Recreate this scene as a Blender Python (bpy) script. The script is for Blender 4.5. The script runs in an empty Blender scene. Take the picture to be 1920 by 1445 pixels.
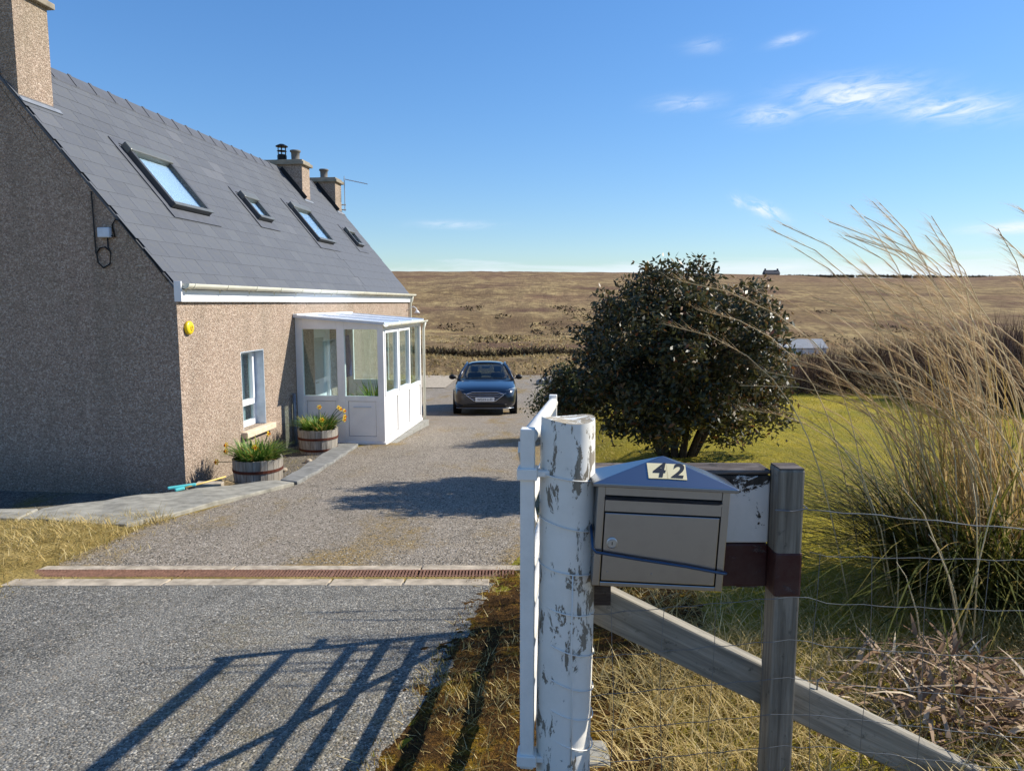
import bpy, bmesh, math, random
import numpy as np
from mathutils import Vector, Matrix
R = math.radians
rng = np.random.default_rng(42)
random.seed(7)
scene = bpy.context.scene
col = scene.collection

# ------------------------------------------------------------------ camera
cam = bpy.data.objects.new('camera', bpy.data.cameras.new('camera'))
col.objects.link(cam)
cam.location = (0, 0, 0)
cam.rotation_euler = (R(90 - 6.523), 0, 0)
cam.data.sensor_width = 36
cam.data.lens = 25.5
cam.data.clip_start = 0.05
cam.data.clip_end = 6000
scene.camera = cam

# ------------------------------------------------------------------ sky + sun
SUN_AZ, SUN_EL = 73.1, 35.3           # clockwise from +Y, above the horizon
world = bpy.data.worlds.new('World'); scene.world = world; world.use_nodes = True
def make_world():
    nt = world.node_tree; N = nt.nodes; Lk = nt.links
    N.clear()
    out = N.new('ShaderNodeOutputWorld'); bg = N.new('ShaderNodeBackground')
    sky = N.new('ShaderNodeTexSky'); sky.sky_type = 'NISHITA'; sky.sun_disc = False
    sky.sun_elevation = R(SUN_EL); sky.sun_rotation = R(SUN_AZ)
    sky.altitude = 50; sky.air_density = 1.0; sky.dust_density = 0.12; sky.ozone_density = 2.2
    bg.inputs['Strength'].default_value = 0.136
    Lk.new(bg.outputs[0], out.inputs[0])
    def val(op, a, b=None, c=None, clamp=False):
        n = N.new('ShaderNodeMath'); n.operation = op; n.use_clamp = clamp
        for i, v in enumerate((a, b, c)):
            if v is None: continue
            if hasattr(v, 'is_linked'): Lk.new(v, n.inputs[i])
            else: n.inputs[i].default_value = v
        return n.outputs[0]
    tc = N.new('ShaderNodeTexCoord'); sep = N.new('ShaderNodeSeparateXYZ'); Lk.new(tc.outputs['Generated'], sep.inputs[0])
    az = val('MULTIPLY', val('ARCTAN2', sep.outputs[0], sep.outputs[1]), 57.29578)
    el = val('MULTIPLY', val('ARCSINE', sep.outputs[2]), 57.29578)
    def noise(sx, sy, shear, detail, dist, ox=0.0):
        cb = N.new('ShaderNodeCombineXYZ')
        Lk.new(val('ADD', val('MULTIPLY', az, sx), ox), cb.inputs[0])
        Lk.new(val('MULTIPLY', val('ADD', el, val('MULTIPLY', az, shear)), sy), cb.inputs[1])
        t = N.new('ShaderNodeTexNoise'); t.inputs['Scale'].default_value = 1.0
        t.inputs['Detail'].default_value = detail; t.inputs['Roughness'].default_value = 0.62; t.inputs['Distortion'].default_value = dist
        Lk.new(cb.outputs[0], t.inputs['Vector']); return t.outputs['Fac']
    fine = noise(0.42, 1.7, -0.10, 7, 0.9)
    puff = noise(0.9, 1.6, 0.45, 7, 0.5, 31.0)
    wide = noise(0.045, 0.16, 0.0, 3, 0.4, 12.0)
    def blob(a0, e0, sa, se, amp, tilt=0.0):
        da = val('SUBTRACT', az, a0); de = val('SUBTRACT', val('SUBTRACT', el, e0), val('MULTIPLY', da, tilt))
        q = val('ADD', val('POWER', val('DIVIDE', da, sa), 2.0), val('POWER', val('DIVIDE', de, se), 2.0))
        return val('MULTIPLY', val('EXPONENT', val('MULTIPLY', q, -1.0)), amp)
    spots = None
    for b in [(24.6, 13.95, 3.6, .95, 1.0, -.05), (30.2, 12.5, 3.4, .75, .85, -.13), (18.9, 13.2, 1.9, .6, .75), (13.2, 14.4, 2.2, .5, .38),
              (20.0, 17.9, 1.1, .3, .5, .15), (14.2, 18.0, 1.3, .45, .28), (-4.5, 5.95, 2.6, .28, .42), (34.6, 4.75, 2.6, .35, 1.0)]:
        s = blob(*b); spots = s if spots is None else val('MAXIMUM', spots, s)
    sm = N.new('ShaderNodeMapRange'); sm.inputs[1].default_value = 0.33; sm.inputs[2].default_value = 0.62
    Lk.new(fine, sm.inputs[0])
    m1 = val('MULTIPLY', spots, sm.outputs[0])
    pf = val('MAXIMUM', blob(18.8, 6.75, 1.25, .42, 1.3, -.38), blob(16.9, 7.45, .45, .4, .7, -.4))
    pm = N.new('ShaderNodeMapRange'); pm.inputs[1].default_value = 0.38; pm.inputs[2].default_value = 0.66; Lk.new(puff, pm.inputs[0])
    m2 = val('MULTIPLY', pf, pm.outputs[0])
    # low bank of thin cloud all round the horizon, ragged top
    ragged = noise(0.11, 0.9, 0.0, 6, 0.4, 5.0)
    top = val('ADD', 1.4, val('MULTIPLY', ragged, 2.9))
    bank = val('MULTIPLY', val('SUBTRACT', 1.0, val('SMOOTH_MIN', val('MAXIMUM', val('DIVIDE', val('SUBTRACT', el, val('SUBTRACT', top, .8)), 1.1), 0.0), 1.0, 0.2)), 0.72)
    # scattered wisps of the same kind over the rest of the sky (behind and beside the viewer)
    wm = N.new('ShaderNodeMapRange'); wm.inputs[1].default_value = 0.60; wm.inputs[2].default_value = 0.78; Lk.new(wide, wm.inputs[0])
    away = N.new('ShaderNodeMapRange'); away.inputs[1].default_value = 40; away.inputs[2].default_value = 60; Lk.new(val('ABSOLUTE', az), away.inputs[0])
    m3 = val('MULTIPLY', val('MULTIPLY', wm.outputs[0], sm.outputs[0]), val('MULTIPLY', away.outputs[0], 0.7))
    tot = val('MINIMUM', val('MAXIMUM', val('MAXIMUM', m1, m2), val('MAXIMUM', bank, m3)), 0.92)
    mix = N.new('ShaderNodeMix'); mix.data_type = 'RGBA'
    Lk.new(tot, mix.inputs[0]); 
    hs = N.new('ShaderNodeHueSaturation'); hs.inputs['Saturation'].default_value = 1.22; hs.inputs['Value'].default_value = 1.0
    bw = N.new('ShaderNodeRGBToBW'); Lk.new(sky.outputs[0], bw.inputs[0])
    sc_ = N.new('ShaderNodeVectorMath'); sc_.operation = 'SCALE'; Lk.new(sky.outputs[0], sc_.inputs[0]); Lk.new(val('DIVIDE', 1.0, val('ADD', 1.0, val('MULTIPLY', bw.outputs[0], 0.10))), sc_.inputs['Scale'])
    Lk.new(sc_.outputs[0], hs.inputs['Color'])
    tn = N.new('ShaderNodeMix'); tn.data_type = 'RGBA'; tn.blend_type = 'MULTIPLY'; tn.inputs[0].default_value = 1.0; tn.inputs[7].default_value = (0.87, 0.945, 1.06, 1)
    Lk.new(hs.outputs[0], tn.inputs[6]); Lk.new(tn.outputs[2], mix.inputs[6]); mix.inputs[7].default_value = (4.5, 4.9, 5.5, 1)
    Lk.new(mix.outputs[2], bg.inputs['Color'])
make_world()
sun = bpy.data.objects.new('sun', bpy.data.lights.new('sun', 'SUN')); col.objects.link(sun)
sun.data.energy = 4.7; sun.data.angle = R(0.53); sun.data.color = (1.0, 0.94, 0.82)
_sd = Vector((math.sin(R(SUN_AZ)) * math.cos(R(SUN_EL)), math.cos(R(SUN_AZ)) * math.cos(R(SUN_EL)), math.sin(R(SUN_EL))))
sun.rotation_euler = _sd.to_track_quat('Z', 'Y').to_euler(); sun.location = _sd * 50
vs = scene.view_settings
vs.view_transform = 'Standard'; vs.look = 'None'; vs.gamma = 1.0; vs.exposure = 0.6; vs.use_curve_mapping = False
scene.cycles.max_bounces = 7; scene.cycles.transparent_max_bounces = 14
scene.cycles.use_denoising = True

# ------------------------------------------------------------------ helpers: tags, meshes
def tag(o, label=None, cat=None, group=None, kind=None):
    if label: o['label'] = label
    if cat: o['category'] = cat
    if group: o['group'] = group
    if kind: o['kind'] = kind
    return o
def empty(name, loc=(0, 0, 0), rz=0.0):
    o = bpy.data.objects.new(name, None); col.objects.link(o); o.empty_display_size = 0.2
    o.location = loc; o.rotation_euler = (0, 0, rz); return o
def link(name, me, mat=None, parent=None, smooth=False):
    if mat is not None:
        for m in (mat if isinstance(mat, (list, tuple)) else [mat]): me.materials.append(m)
    if smooth: me.polygons.foreach_set('use_smooth', [True] * len(me.polygons))
    o = bpy.data.objects.new(name, me); col.objects.link(o)
    if parent is not None: o.parent = parent
    return o
def bevel(o, w=0.004, seg=2, ang=35):
    m = o.modifiers.new('bevel', 'BEVEL'); m.width = w; m.segments = seg; m.limit_method = 'ANGLE'; m.angle_limit = R(ang); m.use_clamp_overlap = True
    return o
def np_mesh(name, V, F, tint=None):
    """V (n,3) and F (m,k) arrays of equal-sized faces -> mesh; tint = per-vertex float attribute"""
    me = bpy.data.meshes.new(name); V = np.asarray(V, np.float32); F = np.asarray(F, np.int32); k = F.shape[1]
    me.vertices.add(len(V)); me.vertices.foreach_set('co', V.ravel())
    me.loops.add(F.size); me.loops.foreach_set('vertex_index', F.ravel())
    me.polygons.add(len(F)); me.polygons.foreach_set('loop_start', np.arange(0, F.size, k, dtype=np.int32))
    me.update(calc_edges=True)
    if tint is not None:
        at = me.attributes.new('tint', 'FLOAT', 'POINT'); at.data.foreach_set('value', np.asarray(tint, np.float32))
    return me
class MB:
    def __init__(s): s.v = []; s.f = []; s.m = []; s.mi = 0
    def _add(s, vs_, fs):
        b = len(s.v); s.v += [tuple(p) for p in vs_]; s.f += [tuple(i + b for i in f) for f in fs]; s.m += [s.mi] * len(fs); return s
    def box(s, x0, x1, y0, y1, z0, z1, M=None):
        vs_ = [Vector((x, y, z)) for z in (z0, z1) for y in (y0, y1) for x in (x0, x1)]
        if M is not None: vs_ = [M @ p for p in vs_]
        return s._add(vs_, [(0, 2, 3, 1), (4, 5, 7, 6), (0, 1, 5, 4), (2, 6, 7, 3), (0, 4, 6, 2), (1, 3, 7, 5)])
    def bar(s, p0, p1, w, h, up=(0, 0, 1)):
        p0, p1 = Vector(p0), Vector(p1); d = (p1 - p0).normalized(); u = Vector(up)
        sd = d.cross(u)
        if sd.length < 1e-4: sd = d.cross(Vector((0, 1, 0)))
        sd.normalize(); u = sd.cross(d).normalized(); sd *= w / 2; u *= h / 2
        vs_ = [p + a * sd + b * u for p in (p0, p1) for a, b in ((-1, -1), (1, -1), (1, 1), (-1, 1))]
        return s._add(vs_, [(0, 3, 2, 1), (4, 5, 6, 7), (0, 1, 5, 4), (1, 2, 6, 5), (2, 3, 7, 6), (3, 0, 4, 7)])
    def tube(s, pts, r, n=8, caps=True):
        pts = [Vector(p) for p in pts]; k = len(pts); rs = r if isinstance(r, (list, tuple)) else [r] * k
        rings = []; ref = Vector((0.31, 0.17, 0.93))
        for i, p in enumerate(pts):
            d = (pts[min(i + 1, k - 1)] - pts[max(i - 1, 0)]).normalized()
            if abs(d.dot(ref)) > 0.97: ref = Vector((1, 0.1, 0))
            a = d.cross(ref).normalized(); b = d.cross(a)
            rings.append([p + (a * math.cos(t) + b * math.sin(t)) * rs[i] for t in [2 * math.pi * j / n for j in range(n)]])
        vs_ = [q for rg in rings for q in rg]
        fs = [(i * n + j, i * n + (j + 1) % n, (i + 1) * n + (j + 1) % n, (i + 1) * n + j) for i in range(k - 1) for j in range(n)]
        if caps: fs += [tuple(reversed(range(n))), tuple((k - 1) * n + j for j in range(n))]
        return s._add(vs_, fs)
    def lathe(s, prof, n=24, c=(0, 0, 0), caps=True):
        c = Vector(c)
        vs_ = [c + Vector((r * math.cos(2 * math.pi * j / n), r * math.sin(2 * math.pi * j / n), z)) for r, z in prof for j in range(n)]
        k = len(prof)
        fs = [(i * n + j, i * n + (j + 1) % n, (i + 1) * n + (j + 1) % n, (i + 1) * n + j) for i in range(k - 1) for j in range(n)]
        if caps: fs += [tuple(reversed(range(n))), tuple((k - 1) * n + j for j in range(n))]
        return s._add(vs_, fs)
    def prism(s, poly, lo, hi, fn):
        """poly: 2-D outline; fn(a, b, c) -> 3-D with c = lo / hi"""
        n = len(poly); vs_ = [fn(a, b, c) for c in (lo, hi) for a, b in poly]
        return s._add(vs_, [tuple(range(n))[::-1], tuple(n + i for i in range(n))] + [(i, (i + 1) % n, n + (i + 1) % n, n + i) for i in range(n)])
    def build(s, name, mat=None, parent=None, smooth=False, bev=None, fix=True):
        me = bpy.data.meshes.new(name); me.from_pydata(s.v, [], s.f)
        if any(s.m): 
            pass
        if fix:
            bm = bmesh.new(); bm.from_mesh(me); bmesh.ops.recalc_face_normals(bm, faces=bm.faces); bm.to_mesh(me); bm.free()
        o = link(name, me, mat, parent, smooth)
        if any(s.m): me.polygons.foreach_set('material_index', s.m)
        if bev: bevel(o, bev)
        return o
def copy_tree(o, parent=None):
    c = o.copy(); col.objects.link(c); c.parent = parent
    for ch in [x for x in bpy.data.objects if x.parent == o]: copy_tree(ch, c)
    return c
def text_mesh(s, size, mat, parent, name, M, shear=0.0, extrude=0.0006, offset=0.0, spacing=1.0):
    cu = bpy.data.curves.new(name, 'FONT'); cu.body = s; cu.size = size; cu.align_x = 'CENTER'; cu.align_y = 'CENTER'
    cu.shear = shear; cu.extrude = extrude; cu.offset = offset; cu.space_character = spacing
    t = bpy.data.objects.new(name + '_curve', cu); col.objects.link(t)
    dg = bpy.context.evaluated_depsgraph_get(); me = bpy.data.meshes.new_from_object(t.evaluated_get(dg))
    bpy.data.objects.remove(t); bpy.data.curves.remove(cu)
    o = link(name, me, mat, parent); o.matrix_local = M; return o

# ------------------------------------------------------------------ helpers: materials
def lin(h):
    h = h.lstrip('#'); c = [int(h[i:i + 2], 16) / 255 for i in (0, 2, 4)]
    return tuple((x / 12.92 if x <= 0.04045 else ((x + 0.055) / 1.055) ** 2.4) for x in c) + (1,)
class Mat:
    """tiny node-graph helper"""
    def __init__(s, name):
        s.m = bpy.data.materials.new(name); s.m.use_nodes = True; s.nt = s.m.node_tree; s.N = s.nt.nodes; s.N.clear()
        s.out = s.N.new('ShaderNodeOutputMaterial'); s.tc = s.N.new('ShaderNodeTexCoord')
    def L(s, a, b): s.nt.links.new(a, b)
    def put(s, sock, v):
        if hasattr(v, 'is_linked'): s.L(v, sock)
        elif v is not None:
            if hasattr(sock.default_value, '__len__') and not hasattr(v, '__len__'): v = (v,) * len(sock.default_value)
            sock.default_value = v
    def map(s, scale=(1, 1, 1), rot=(0, 0, 0), loc=(0, 0, 0), src='Object'):
        n = s.N.new('ShaderNodeMapping'); n.inputs['Scale'].default_value = scale; n.inputs['Rotation'].default_value = rot; n.inputs['Location'].default_value = loc
        s.L(s.tc.outputs[src], n.inputs[0]); return n.outputs[0]
    def noise(s, scale=5, detail=4, rough=0.55, vec=None, dist=0.0, out='Fac'):
        n = s.N.new('ShaderNodeTexNoise'); n.inputs['Scale'].default_value = scale; n.inputs['Detail'].default_value = detail
        n.inputs['Roughness'].default_value = rough; n.inputs['Distortion'].default_value = dist
        s.L(vec if vec is not None else s.tc.outputs['Object'], n.inputs['Vector']); return n.outputs[out]
    def voro(s, scale=50, vec=None, out='Color', feature='F1', rnd=1.0):
        n = s.N.new('ShaderNodeTexVoronoi'); n.feature = feature; n.inputs['Scale'].default_value = scale; n.inputs['Randomness'].default_value = rnd
        s.L(vec if vec is not None else s.tc.outputs['Object'], n.inputs['Vector']); return n.outputs[out]
    def math(s, op, a, b=0.0, clamp=False):
        n = s.N.new('ShaderNodeMath'); n.operation = op; n.use_clamp = clamp; s.put(n.inputs[0], a); s.put(n.inputs[1], b); return n.outputs[0]
    def ramp(s, fac, stops, mode='LINEAR'):
        n = s.N.new('ShaderNodeValToRGB'); n.color_ramp.interpolation = mode; e = n.color_ramp.elements
        while len(e) > 1: e.remove(e[-1])
        for i, (p, c) in enumerate(stops):
            k = e[0] if i == 0 else e.new(p); k.position = p
            k.color = lin(c) if isinstance(c, str) else ((c,) * 3 + (1,) if not hasattr(c, '__len__') else c)
        s.put(n.inputs[0], fac); return n.outputs[0]
    def mix(s, f, a, b, mode='MIX'):
        n = s.N.new('ShaderNodeMix'); n.data_type = 'RGBA'; n.blend_type = mode
        s.put(n.inputs[0], f); s.put(n.inputs[6], lin(a) if isinstance(a, str) else a); s.put(n.inputs[7], lin(b) if isinstance(b, str) else b); return n.outputs[2]
    def attr(s, name, out='Fac'):
        n = s.N.new('ShaderNodeAttribute'); n.attribute_name = name; return n.outputs[out]
    def rnd(s):
        return s.N.new('ShaderNodeObjectInfo').outputs['Random']
    def bump(s, h, strength=0.5, dist=0.01):
        n = s.N.new('ShaderNodeBump'); n.inputs['Strength'].default_value = strength; n.inputs['Distance'].default_value = dist; s.put(n.inputs['Height'], h); return n.outputs[0]
    def pbr(s, color, rough=0.7, metal=0.0, normal=None, spec=0.5, **kw):
        n = s.N.new('ShaderNodeBsdfPrincipled'); s.put(n.inputs['Base Color'], lin(color) if isinstance(color, str) else color)
        s.put(n.inputs['Roughness'], rough); s.put(n.inputs['Metallic'], metal); s.put(n.inputs['Specular IOR Level'], spec)
        if normal is not None: s.L(normal, n.inputs['Normal'])
        for k, v in kw.items(): s.put(n.inputs[k.replace('_', ' ')], v)
        s.last = n.outputs[0]; return n.outputs[0]
    def done(s, sh=None): s.L(sh if sh is not None else s.last, s.out.inputs[0]); return s.m
    def leafy(s, color, trans=0.35, rough=0.5, spec=0.3):
        p = s.pbr(color, rough, spec=spec); t = s.N.new('ShaderNodeBsdfTranslucent'); s.put(t.inputs[0], color)
        x = s.N.new('ShaderNodeMixShader'); x.inputs[0].default_value = trans; s.L(p, x.inputs[1]); s.L(t.outputs[0], x.inputs[2]); return s.done(x.outputs[0])
def plain(name, color, rough=0.6, metal=0.0, nscale=8, var=0.12, bumps=0.0, spec=0.5, **kw):
    m = Mat(name); c = lin(color) if isinstance(color, str) else color
    d = tuple(x * (1 - var) for x in c[:3]) + (1,); l = tuple(min(1, x * (1 + var)) for x in c[:3]) + (1,)
    nz = m.noise(nscale, 5); cc = m.ramp(nz, [(0.3, d), (0.7, l)])
    m.pbr(cc, rough, metal, m.bump(m.noise(nscale * 6, 4), bumps, 0.004) if bumps else None, spec, **kw); return m.done()
def glass(name, tint=(0.92, 0.97, 0.96, 1), ior=1.5, extra=0.0):
    m = Mat(name); tr = m.N.new('ShaderNodeBsdfTransparent'); tr.inputs[0].default_value = tint
    gl = m.N.new('ShaderNodeBsdfGlossy'); gl.inputs['Roughness'].default_value = 0.015; gl.inputs[0].default_value = (1, 1, 1, 1)
    lw = m.N.new('ShaderNodeLayerWeight'); lw.inputs['Blend'].default_value = 0.5; r0 = ((ior - 1) / (ior + 1)) ** 2   # Schlick, same from both sides of the pane
    f = m.math('ADD', m.math('MULTIPLY', m.math('POWER', lw.outputs['Facing'], 5.0), 1.0 - r0), r0 + extra, True)
    x = m.N.new('ShaderNodeMixShader'); m.L(f, x.inputs[0]); m.L(tr.outputs[0], x.inputs[1]); m.L(gl.outputs[0], x.inputs[2]); return m.done(x.outputs[0])

def harl_mat():
    m = Mat('pebbledash_harling')
    v = m.voro(62, out='Color'); sp = m.N.new('ShaderNodeSeparateColor'); m.L(v, sp.inputs[0])
    c = m.ramp(sp.outputs[0], [(0.0, '#6b5e53'), (0.16, '#8a7868'), (0.36, '#9c8775'), (0.58, '#aa9583'), (0.78, '#bca896'), (0.93, '#d3c2b1')])
    c = m.mix(m.math('MULTIPLY', sp.outputs[1], 0.16), c, '#a97866')
    big = m.noise(0.9, 5, 0.6); c = m.mix(m.math('MULTIPLY', m.ramp(big, [(0.42, 0.0), (0.75, 1.0)]), 0.28), c, '#7f7a68')
    st_ = m.noise(1.0, 6, 0.65, vec=m.map((2.6, 2.6, 0.28))); c = m.mix(m.math('MULTIPLY', m.ramp(st_, [(0.48, 0.0), (0.72, 1.0)]), 0.34), c, '#5f5849')
    al = m.noise(0.5, 6, 0.7, vec=m.map((1, 1, 1), loc=(5, 2, 8))); c = m.mix(m.math('MULTIPLY', m.ramp(al, [(0.52, 0.0), (0.70, 1.0)]), 0.30), c, '#6a6a4c')
    zz = m.N.new('ShaderNodeSeparateXYZ'); m.L(m.tc.outputs['Object'], zz.inputs[0]); dm = m.math('SUBTRACT', 1.0, m.math('DIVIDE', m.math('SUBTRACT', zz.outputs[2], m.math('MULTIPLY', big, 0.5)), 0.35, True)); c = m.mix(m.math('MULTIPLY', dm, 0.35), c, '#57513f')   # splash-back dirt low on the wall
    fine = m.noise(120, 2); c = m.mix(0.28, c, m.ramp(fine, [(0.3, '#5a4d43'), (0.7, '#c9b8a8')]))
    d = m.voro(62, out='Distance'); h = m.math('SUBTRACT', 1.0, d)
    m.pbr(c, 0.92, normal=m.bump(m.math('ADD', h, m.math('MULTIPLY', fine, 0.5)), 0.75, 0.014), spec=0.2); return m.done()
def slate_mat():
    m = Mat('roof_slate'); r = m.rnd()
    c = m.ramp(r, [(0.0, '#505359'), (0.5, '#54575d'), (0.95, '#585b60'), (1.0, '#5f6166')])
    st = m.noise(3.2, 5, 0.65, vec=m.map((1, 1, 1), src='Object'))
    c = m.mix(m.math('MULTIPLY', m.ramp(st, [(0.35, 0.0), (0.75, 1.0)]), 0.30), c, '#64656b')
    sp = m.noise(38, 4, 0.7); c = m.mix(m.ramp(sp, [(0.66, 0.0), (0.72, 0.55)]), c, '#9a978c'); lc = m.noise(2.1, 6, 0.7, vec=m.map((1, 1, 1), loc=(1, 6, 2))); c = m.mix(m.ramp(lc, [(0.60, 0.0), (0.70, 0.35)]), c, '#6f6c5c')
    m.pbr(c, 0.62, normal=m.bump(m.noise(30, 5), 0.12, 0.006), spec=0.35); return m.done()
def gravel_mat(name, stops, scale, patch=None, patch_amt=0.0, rough=0.9, bs=0.6, strips=False):
    m = Mat(name); v = m.voro(scale, out='Color'); sp = m.N.new('ShaderNodeSeparateColor'); m.L(v, sp.inputs[0])
    c = m.ramp(sp.outputs[0], stops)
    v2 = m.voro(scale * 2.3, out='Color'); s2 = m.N.new('ShaderNodeSeparateColor'); m.L(v2, s2.inputs[0])
    c = m.mix(m.ramp(sp.outputs[1], [(0.45, 0.0), (0.5, 1.0)]), c, m.ramp(s2.outputs[0], stops))
    big = m.noise(0.55, 6, 0.65); c = m.mix(m.math('MULTIPLY', m.ramp(big, [(0.35, 0.0), (0.7, 1.0)]), 0.38), c, stops[1][1])
    lt = m.noise(1.0, 5, 0.65, vec=m.map((1.6, 0.22, 1), loc=(0.7, 3, 0))); c = m.mix(m.math('MULTIPLY', m.ramp(lt, [(0.5, 0.0), (0.68, 1.0)]), 0.30), c, stops[3][1]); dk = m.noise(1.7, 6, 0.7, vec=m.map((1, .7, 1), loc=(6, 2, 0))); c = m.mix(m.math('MULTIPLY', m.ramp(dk, [(0.56, 0.0), (0.68, 1.0)]), 0.35), c, stops[0][1])
    if patch:
        pn = m.noise(0.8, 7, 0.68, vec=m.map((1.0, 0.45, 1), loc=(3.1, 1.7, 0)))
        pf = m.noise(26, 4, 0.7)
        if strips:   # moss grows down the unworn middle and along the right-hand edge of the drive
            q = m.N.new('ShaderNodeSeparateXYZ'); m.L(m.tc.outputs['Object'], q.inputs[0]); x, y = q.outputs[0], q.outputs[1]
            mid = m.math('POWER', 2.718, m.math('MULTIPLY', m.math('POWER', m.math('ABSOLUTE', m.math('DIVIDE', m.math('ADD', x, 1.2), 0.5)), 2.0), -1.0))
            mid = m.math('MULTIPLY', mid, m.math('SUBTRACT', 1.0, m.math('DIVIDE', m.math('SUBTRACT', y, 5.6), 1.8, True), True))
            edge = m.math('DIVIDE', m.math('ADD', m.math('SUBTRACT', x, m.math('MULTIPLY', y, 0.055)), 0.45), 0.5, True)
            pn = m.math('ADD', pn, m.math('MULTIPLY', m.math('MAXIMUM', mid, edge), 0.16))
        k = m.ramp(m.math('ADD', pn, m.math('MULTIPLY', m.math('SUBTRACT', pf, 0.5), 0.35)), [(0.52, 0.0), (0.64, patch_amt)])
        c = m.mix(k, c, m.ramp(m.noise(14, 3), [(0.3, patch[0]), (0.55, patch[1]), (0.75, patch[2])]))
    d = m.voro(scale, out='Distance')
    m.pbr(c, rough, normal=m.bump(m.math('ADD', m.math('SUBTRACT', 1.0, d), m.math('MULTIPLY', m.noise(scale * 3, 2), 0.4)), bs, 0.012), spec=0.25); return m.done()
def wood_mat(name, stops, grain=(30, 30, 1.6), spots=None, rough=0.85):
    m = Mat(name); g = m.noise(1.0, 6, 0.7, vec=m.map(grain), dist=0.6)
    c = m.ramp(g, stops); n2 = m.noise(6, 4); c = m.mix(m.math('MULTIPLY', n2, 0.35), c, stops[0][1])
    if spots: c = m.mix(m.ramp(m.noise(22, 5, 0.7), [(0.60, 0.0), (0.70, 0.8)]), c, spots)
    m.pbr(c, rough, normal=m.bump(g, 0.5, 0.006), spec=0.2); return m.done()
def peel_mat(name, paint, under, lo=0.56, scale=9, stretch=(1, 1, 0.45), dirt=0.25, rough=0.55, rot=None):
    """old paint flaking off wood"""
    m = Mat(name); n = m.noise(scale, 8, 0.72, vec=m.map(stretch), dist=0.5); big = m.noise(2.2, 3, 0.5, vec=m.map((1, 1, 0.8), loc=(4, 2, 1)))
    f = m.math('ADD', m.math('MULTIPLY', n, 0.72), m.math('MULTIPLY', big, 0.28))
    if rot:
        q = m.N.new('ShaderNodeSeparateXYZ'); m.L(m.tc.outputs['Object'], q.inputs[0])
        f = m.math('ADD', f, m.math('MULTIPLY', m.math('DIVIDE', m.math('SUBTRACT', q.outputs[2], rot[0]), rot[1], True), rot[2]))
    k = m.ramp(f, [(lo, 0.0), (lo + 0.012, 1.0)])
    pc = m.mix(m.math('MULTIPLY', m.ramp(m.noise(5, 6, 0.7), [(0.45, 0.0), (0.8, 1.0)]), dirt), paint, '#a9a79b')
    wc = m.ramp(m.noise(1, 5, 0.7, vec=m.map((60, 60, 5))), [(0.3, under[0]), (0.7, under[1])])
    c = m.mix(k, pc, wc); h = m.math('SUBTRACT', 1.0, k)
    m.pbr(c, m.ramp(k, [(0, rough), (1, 0.9)]), normal=m.bump(m.math('ADD', h, m.math('MULTIPLY', m.noise(40, 4), 0.25)), 0.5, 0.003), spec=0.3); return m.done()
def tint_leaf(name, stops, trans=0.35, rough=0.55, spec=0.3):
    m = Mat(name); return m.leafy(m.ramp(m.attr('tint'), stops), trans, rough, spec)

MT = {}
MT['harl'] = harl_mat(); MT['slate'] = slate_mat()
MT['ridge'] = plain('ridge_tile_grey', '#4c4f57', 0.65, nscale=5, var=0.2, bumps=0.15)
MT['upvc'] = plain('white_upvc', '#e9ebee', 0.32, nscale=2, var=0.03)
MT['gutter'] = plain('weathered_white_gutter', '#dcd9c8', 0.42, nscale=3, var=0.10)
MT['lead'] = plain('lead_flashing', '#7b8088', 0.55, 0.2, nscale=6, var=0.15)
MT['sky_frame'] = plain('skylight_frame_grey', '#4a4b4d', 0.45, 0.3, nscale=5, var=0.1)
MT['sky_hood'] = plain('skylight_hood_grey', '#6a6c6a', 0.45, 0.35, nscale=5, var=0.1)
MT['pane'] = glass('window_glass', (0.86, 0.93, 0.93, 1), 1.5, 0.02)
MT['roofpane'] = glass('roof_window_glass', (0.86, 0.93, 0.96, 1), 1.7, 0.06)
MT['carglass'] = glass('car_glass', (0.42, 0.50, 0.52, 1), 1.55, 0.03)
MT['dark'] = plain('dark_interior', '#23262a', 0.8)
MT['room'] = plain('room_plaster', '#b9b6ae', 0.9)
MT['curtain'] = plain('net_curtain', '#a9b4b4', 0.9, nscale=30, var=0.1)
MT['sill'] = plain('painted_stone_sill', '#d3bfa5', 0.8, nscale=9, var=0.15, bumps=0.2)
MT['cope'] = plain('chimney_cope_concrete', '#8d8474', 0.92, nscale=5, var=0.3, bumps=0.4)
MT['pot'] = plain('clay_pot_grey', '#6a6560', 0.85, nscale=6, var=0.2)
MT['cowl'] = plain('black_metal_cowl', '#16171a', 0.45, 0.6)
MT['alu'] = plain('aluminium', '#b8bcc0', 0.35, 0.9, nscale=20, var=0.05)
MT['black'] = plain('black_cable', '#101112', 0.6)
MT['yellow'] = plain('yellow_plastic', '#e2c51e', 0.35, nscale=10, var=0.05)
MT['yellow2'] = plain('darker_yellow_print', '#b58f12', 0.5)
MT['greybox'] = plain('pale_grey_plastic', '#c9d2dc', 0.4)
MT['porch'] = plain('porch_white_upvc', '#ece9e6', 0.3, nscale=3, var=0.06)
MT['porchroof'] = plain('porch_polycarbonate', '#c4d0e2', 0.22, nscale=6, var=0.06)
MT['gap'] = plain('dark_seal', '#3a3c40', 0.8)
MT['concrete'] = plain('old_concrete', '#8f8d86', 0.93, nscale=4, var=0.22, bumps=0.5, spec=0.2)
MT['paleconc'] = plain('pale_concrete', '#a89b88', 0.93, nscale=11, var=0.38, bumps=0.5, spec=0.2)
MT['grate'] = plain('rusty_grating', '#78594a', 0.85, nscale=30, var=0.35, bumps=0.4, spec=0.2)
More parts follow.
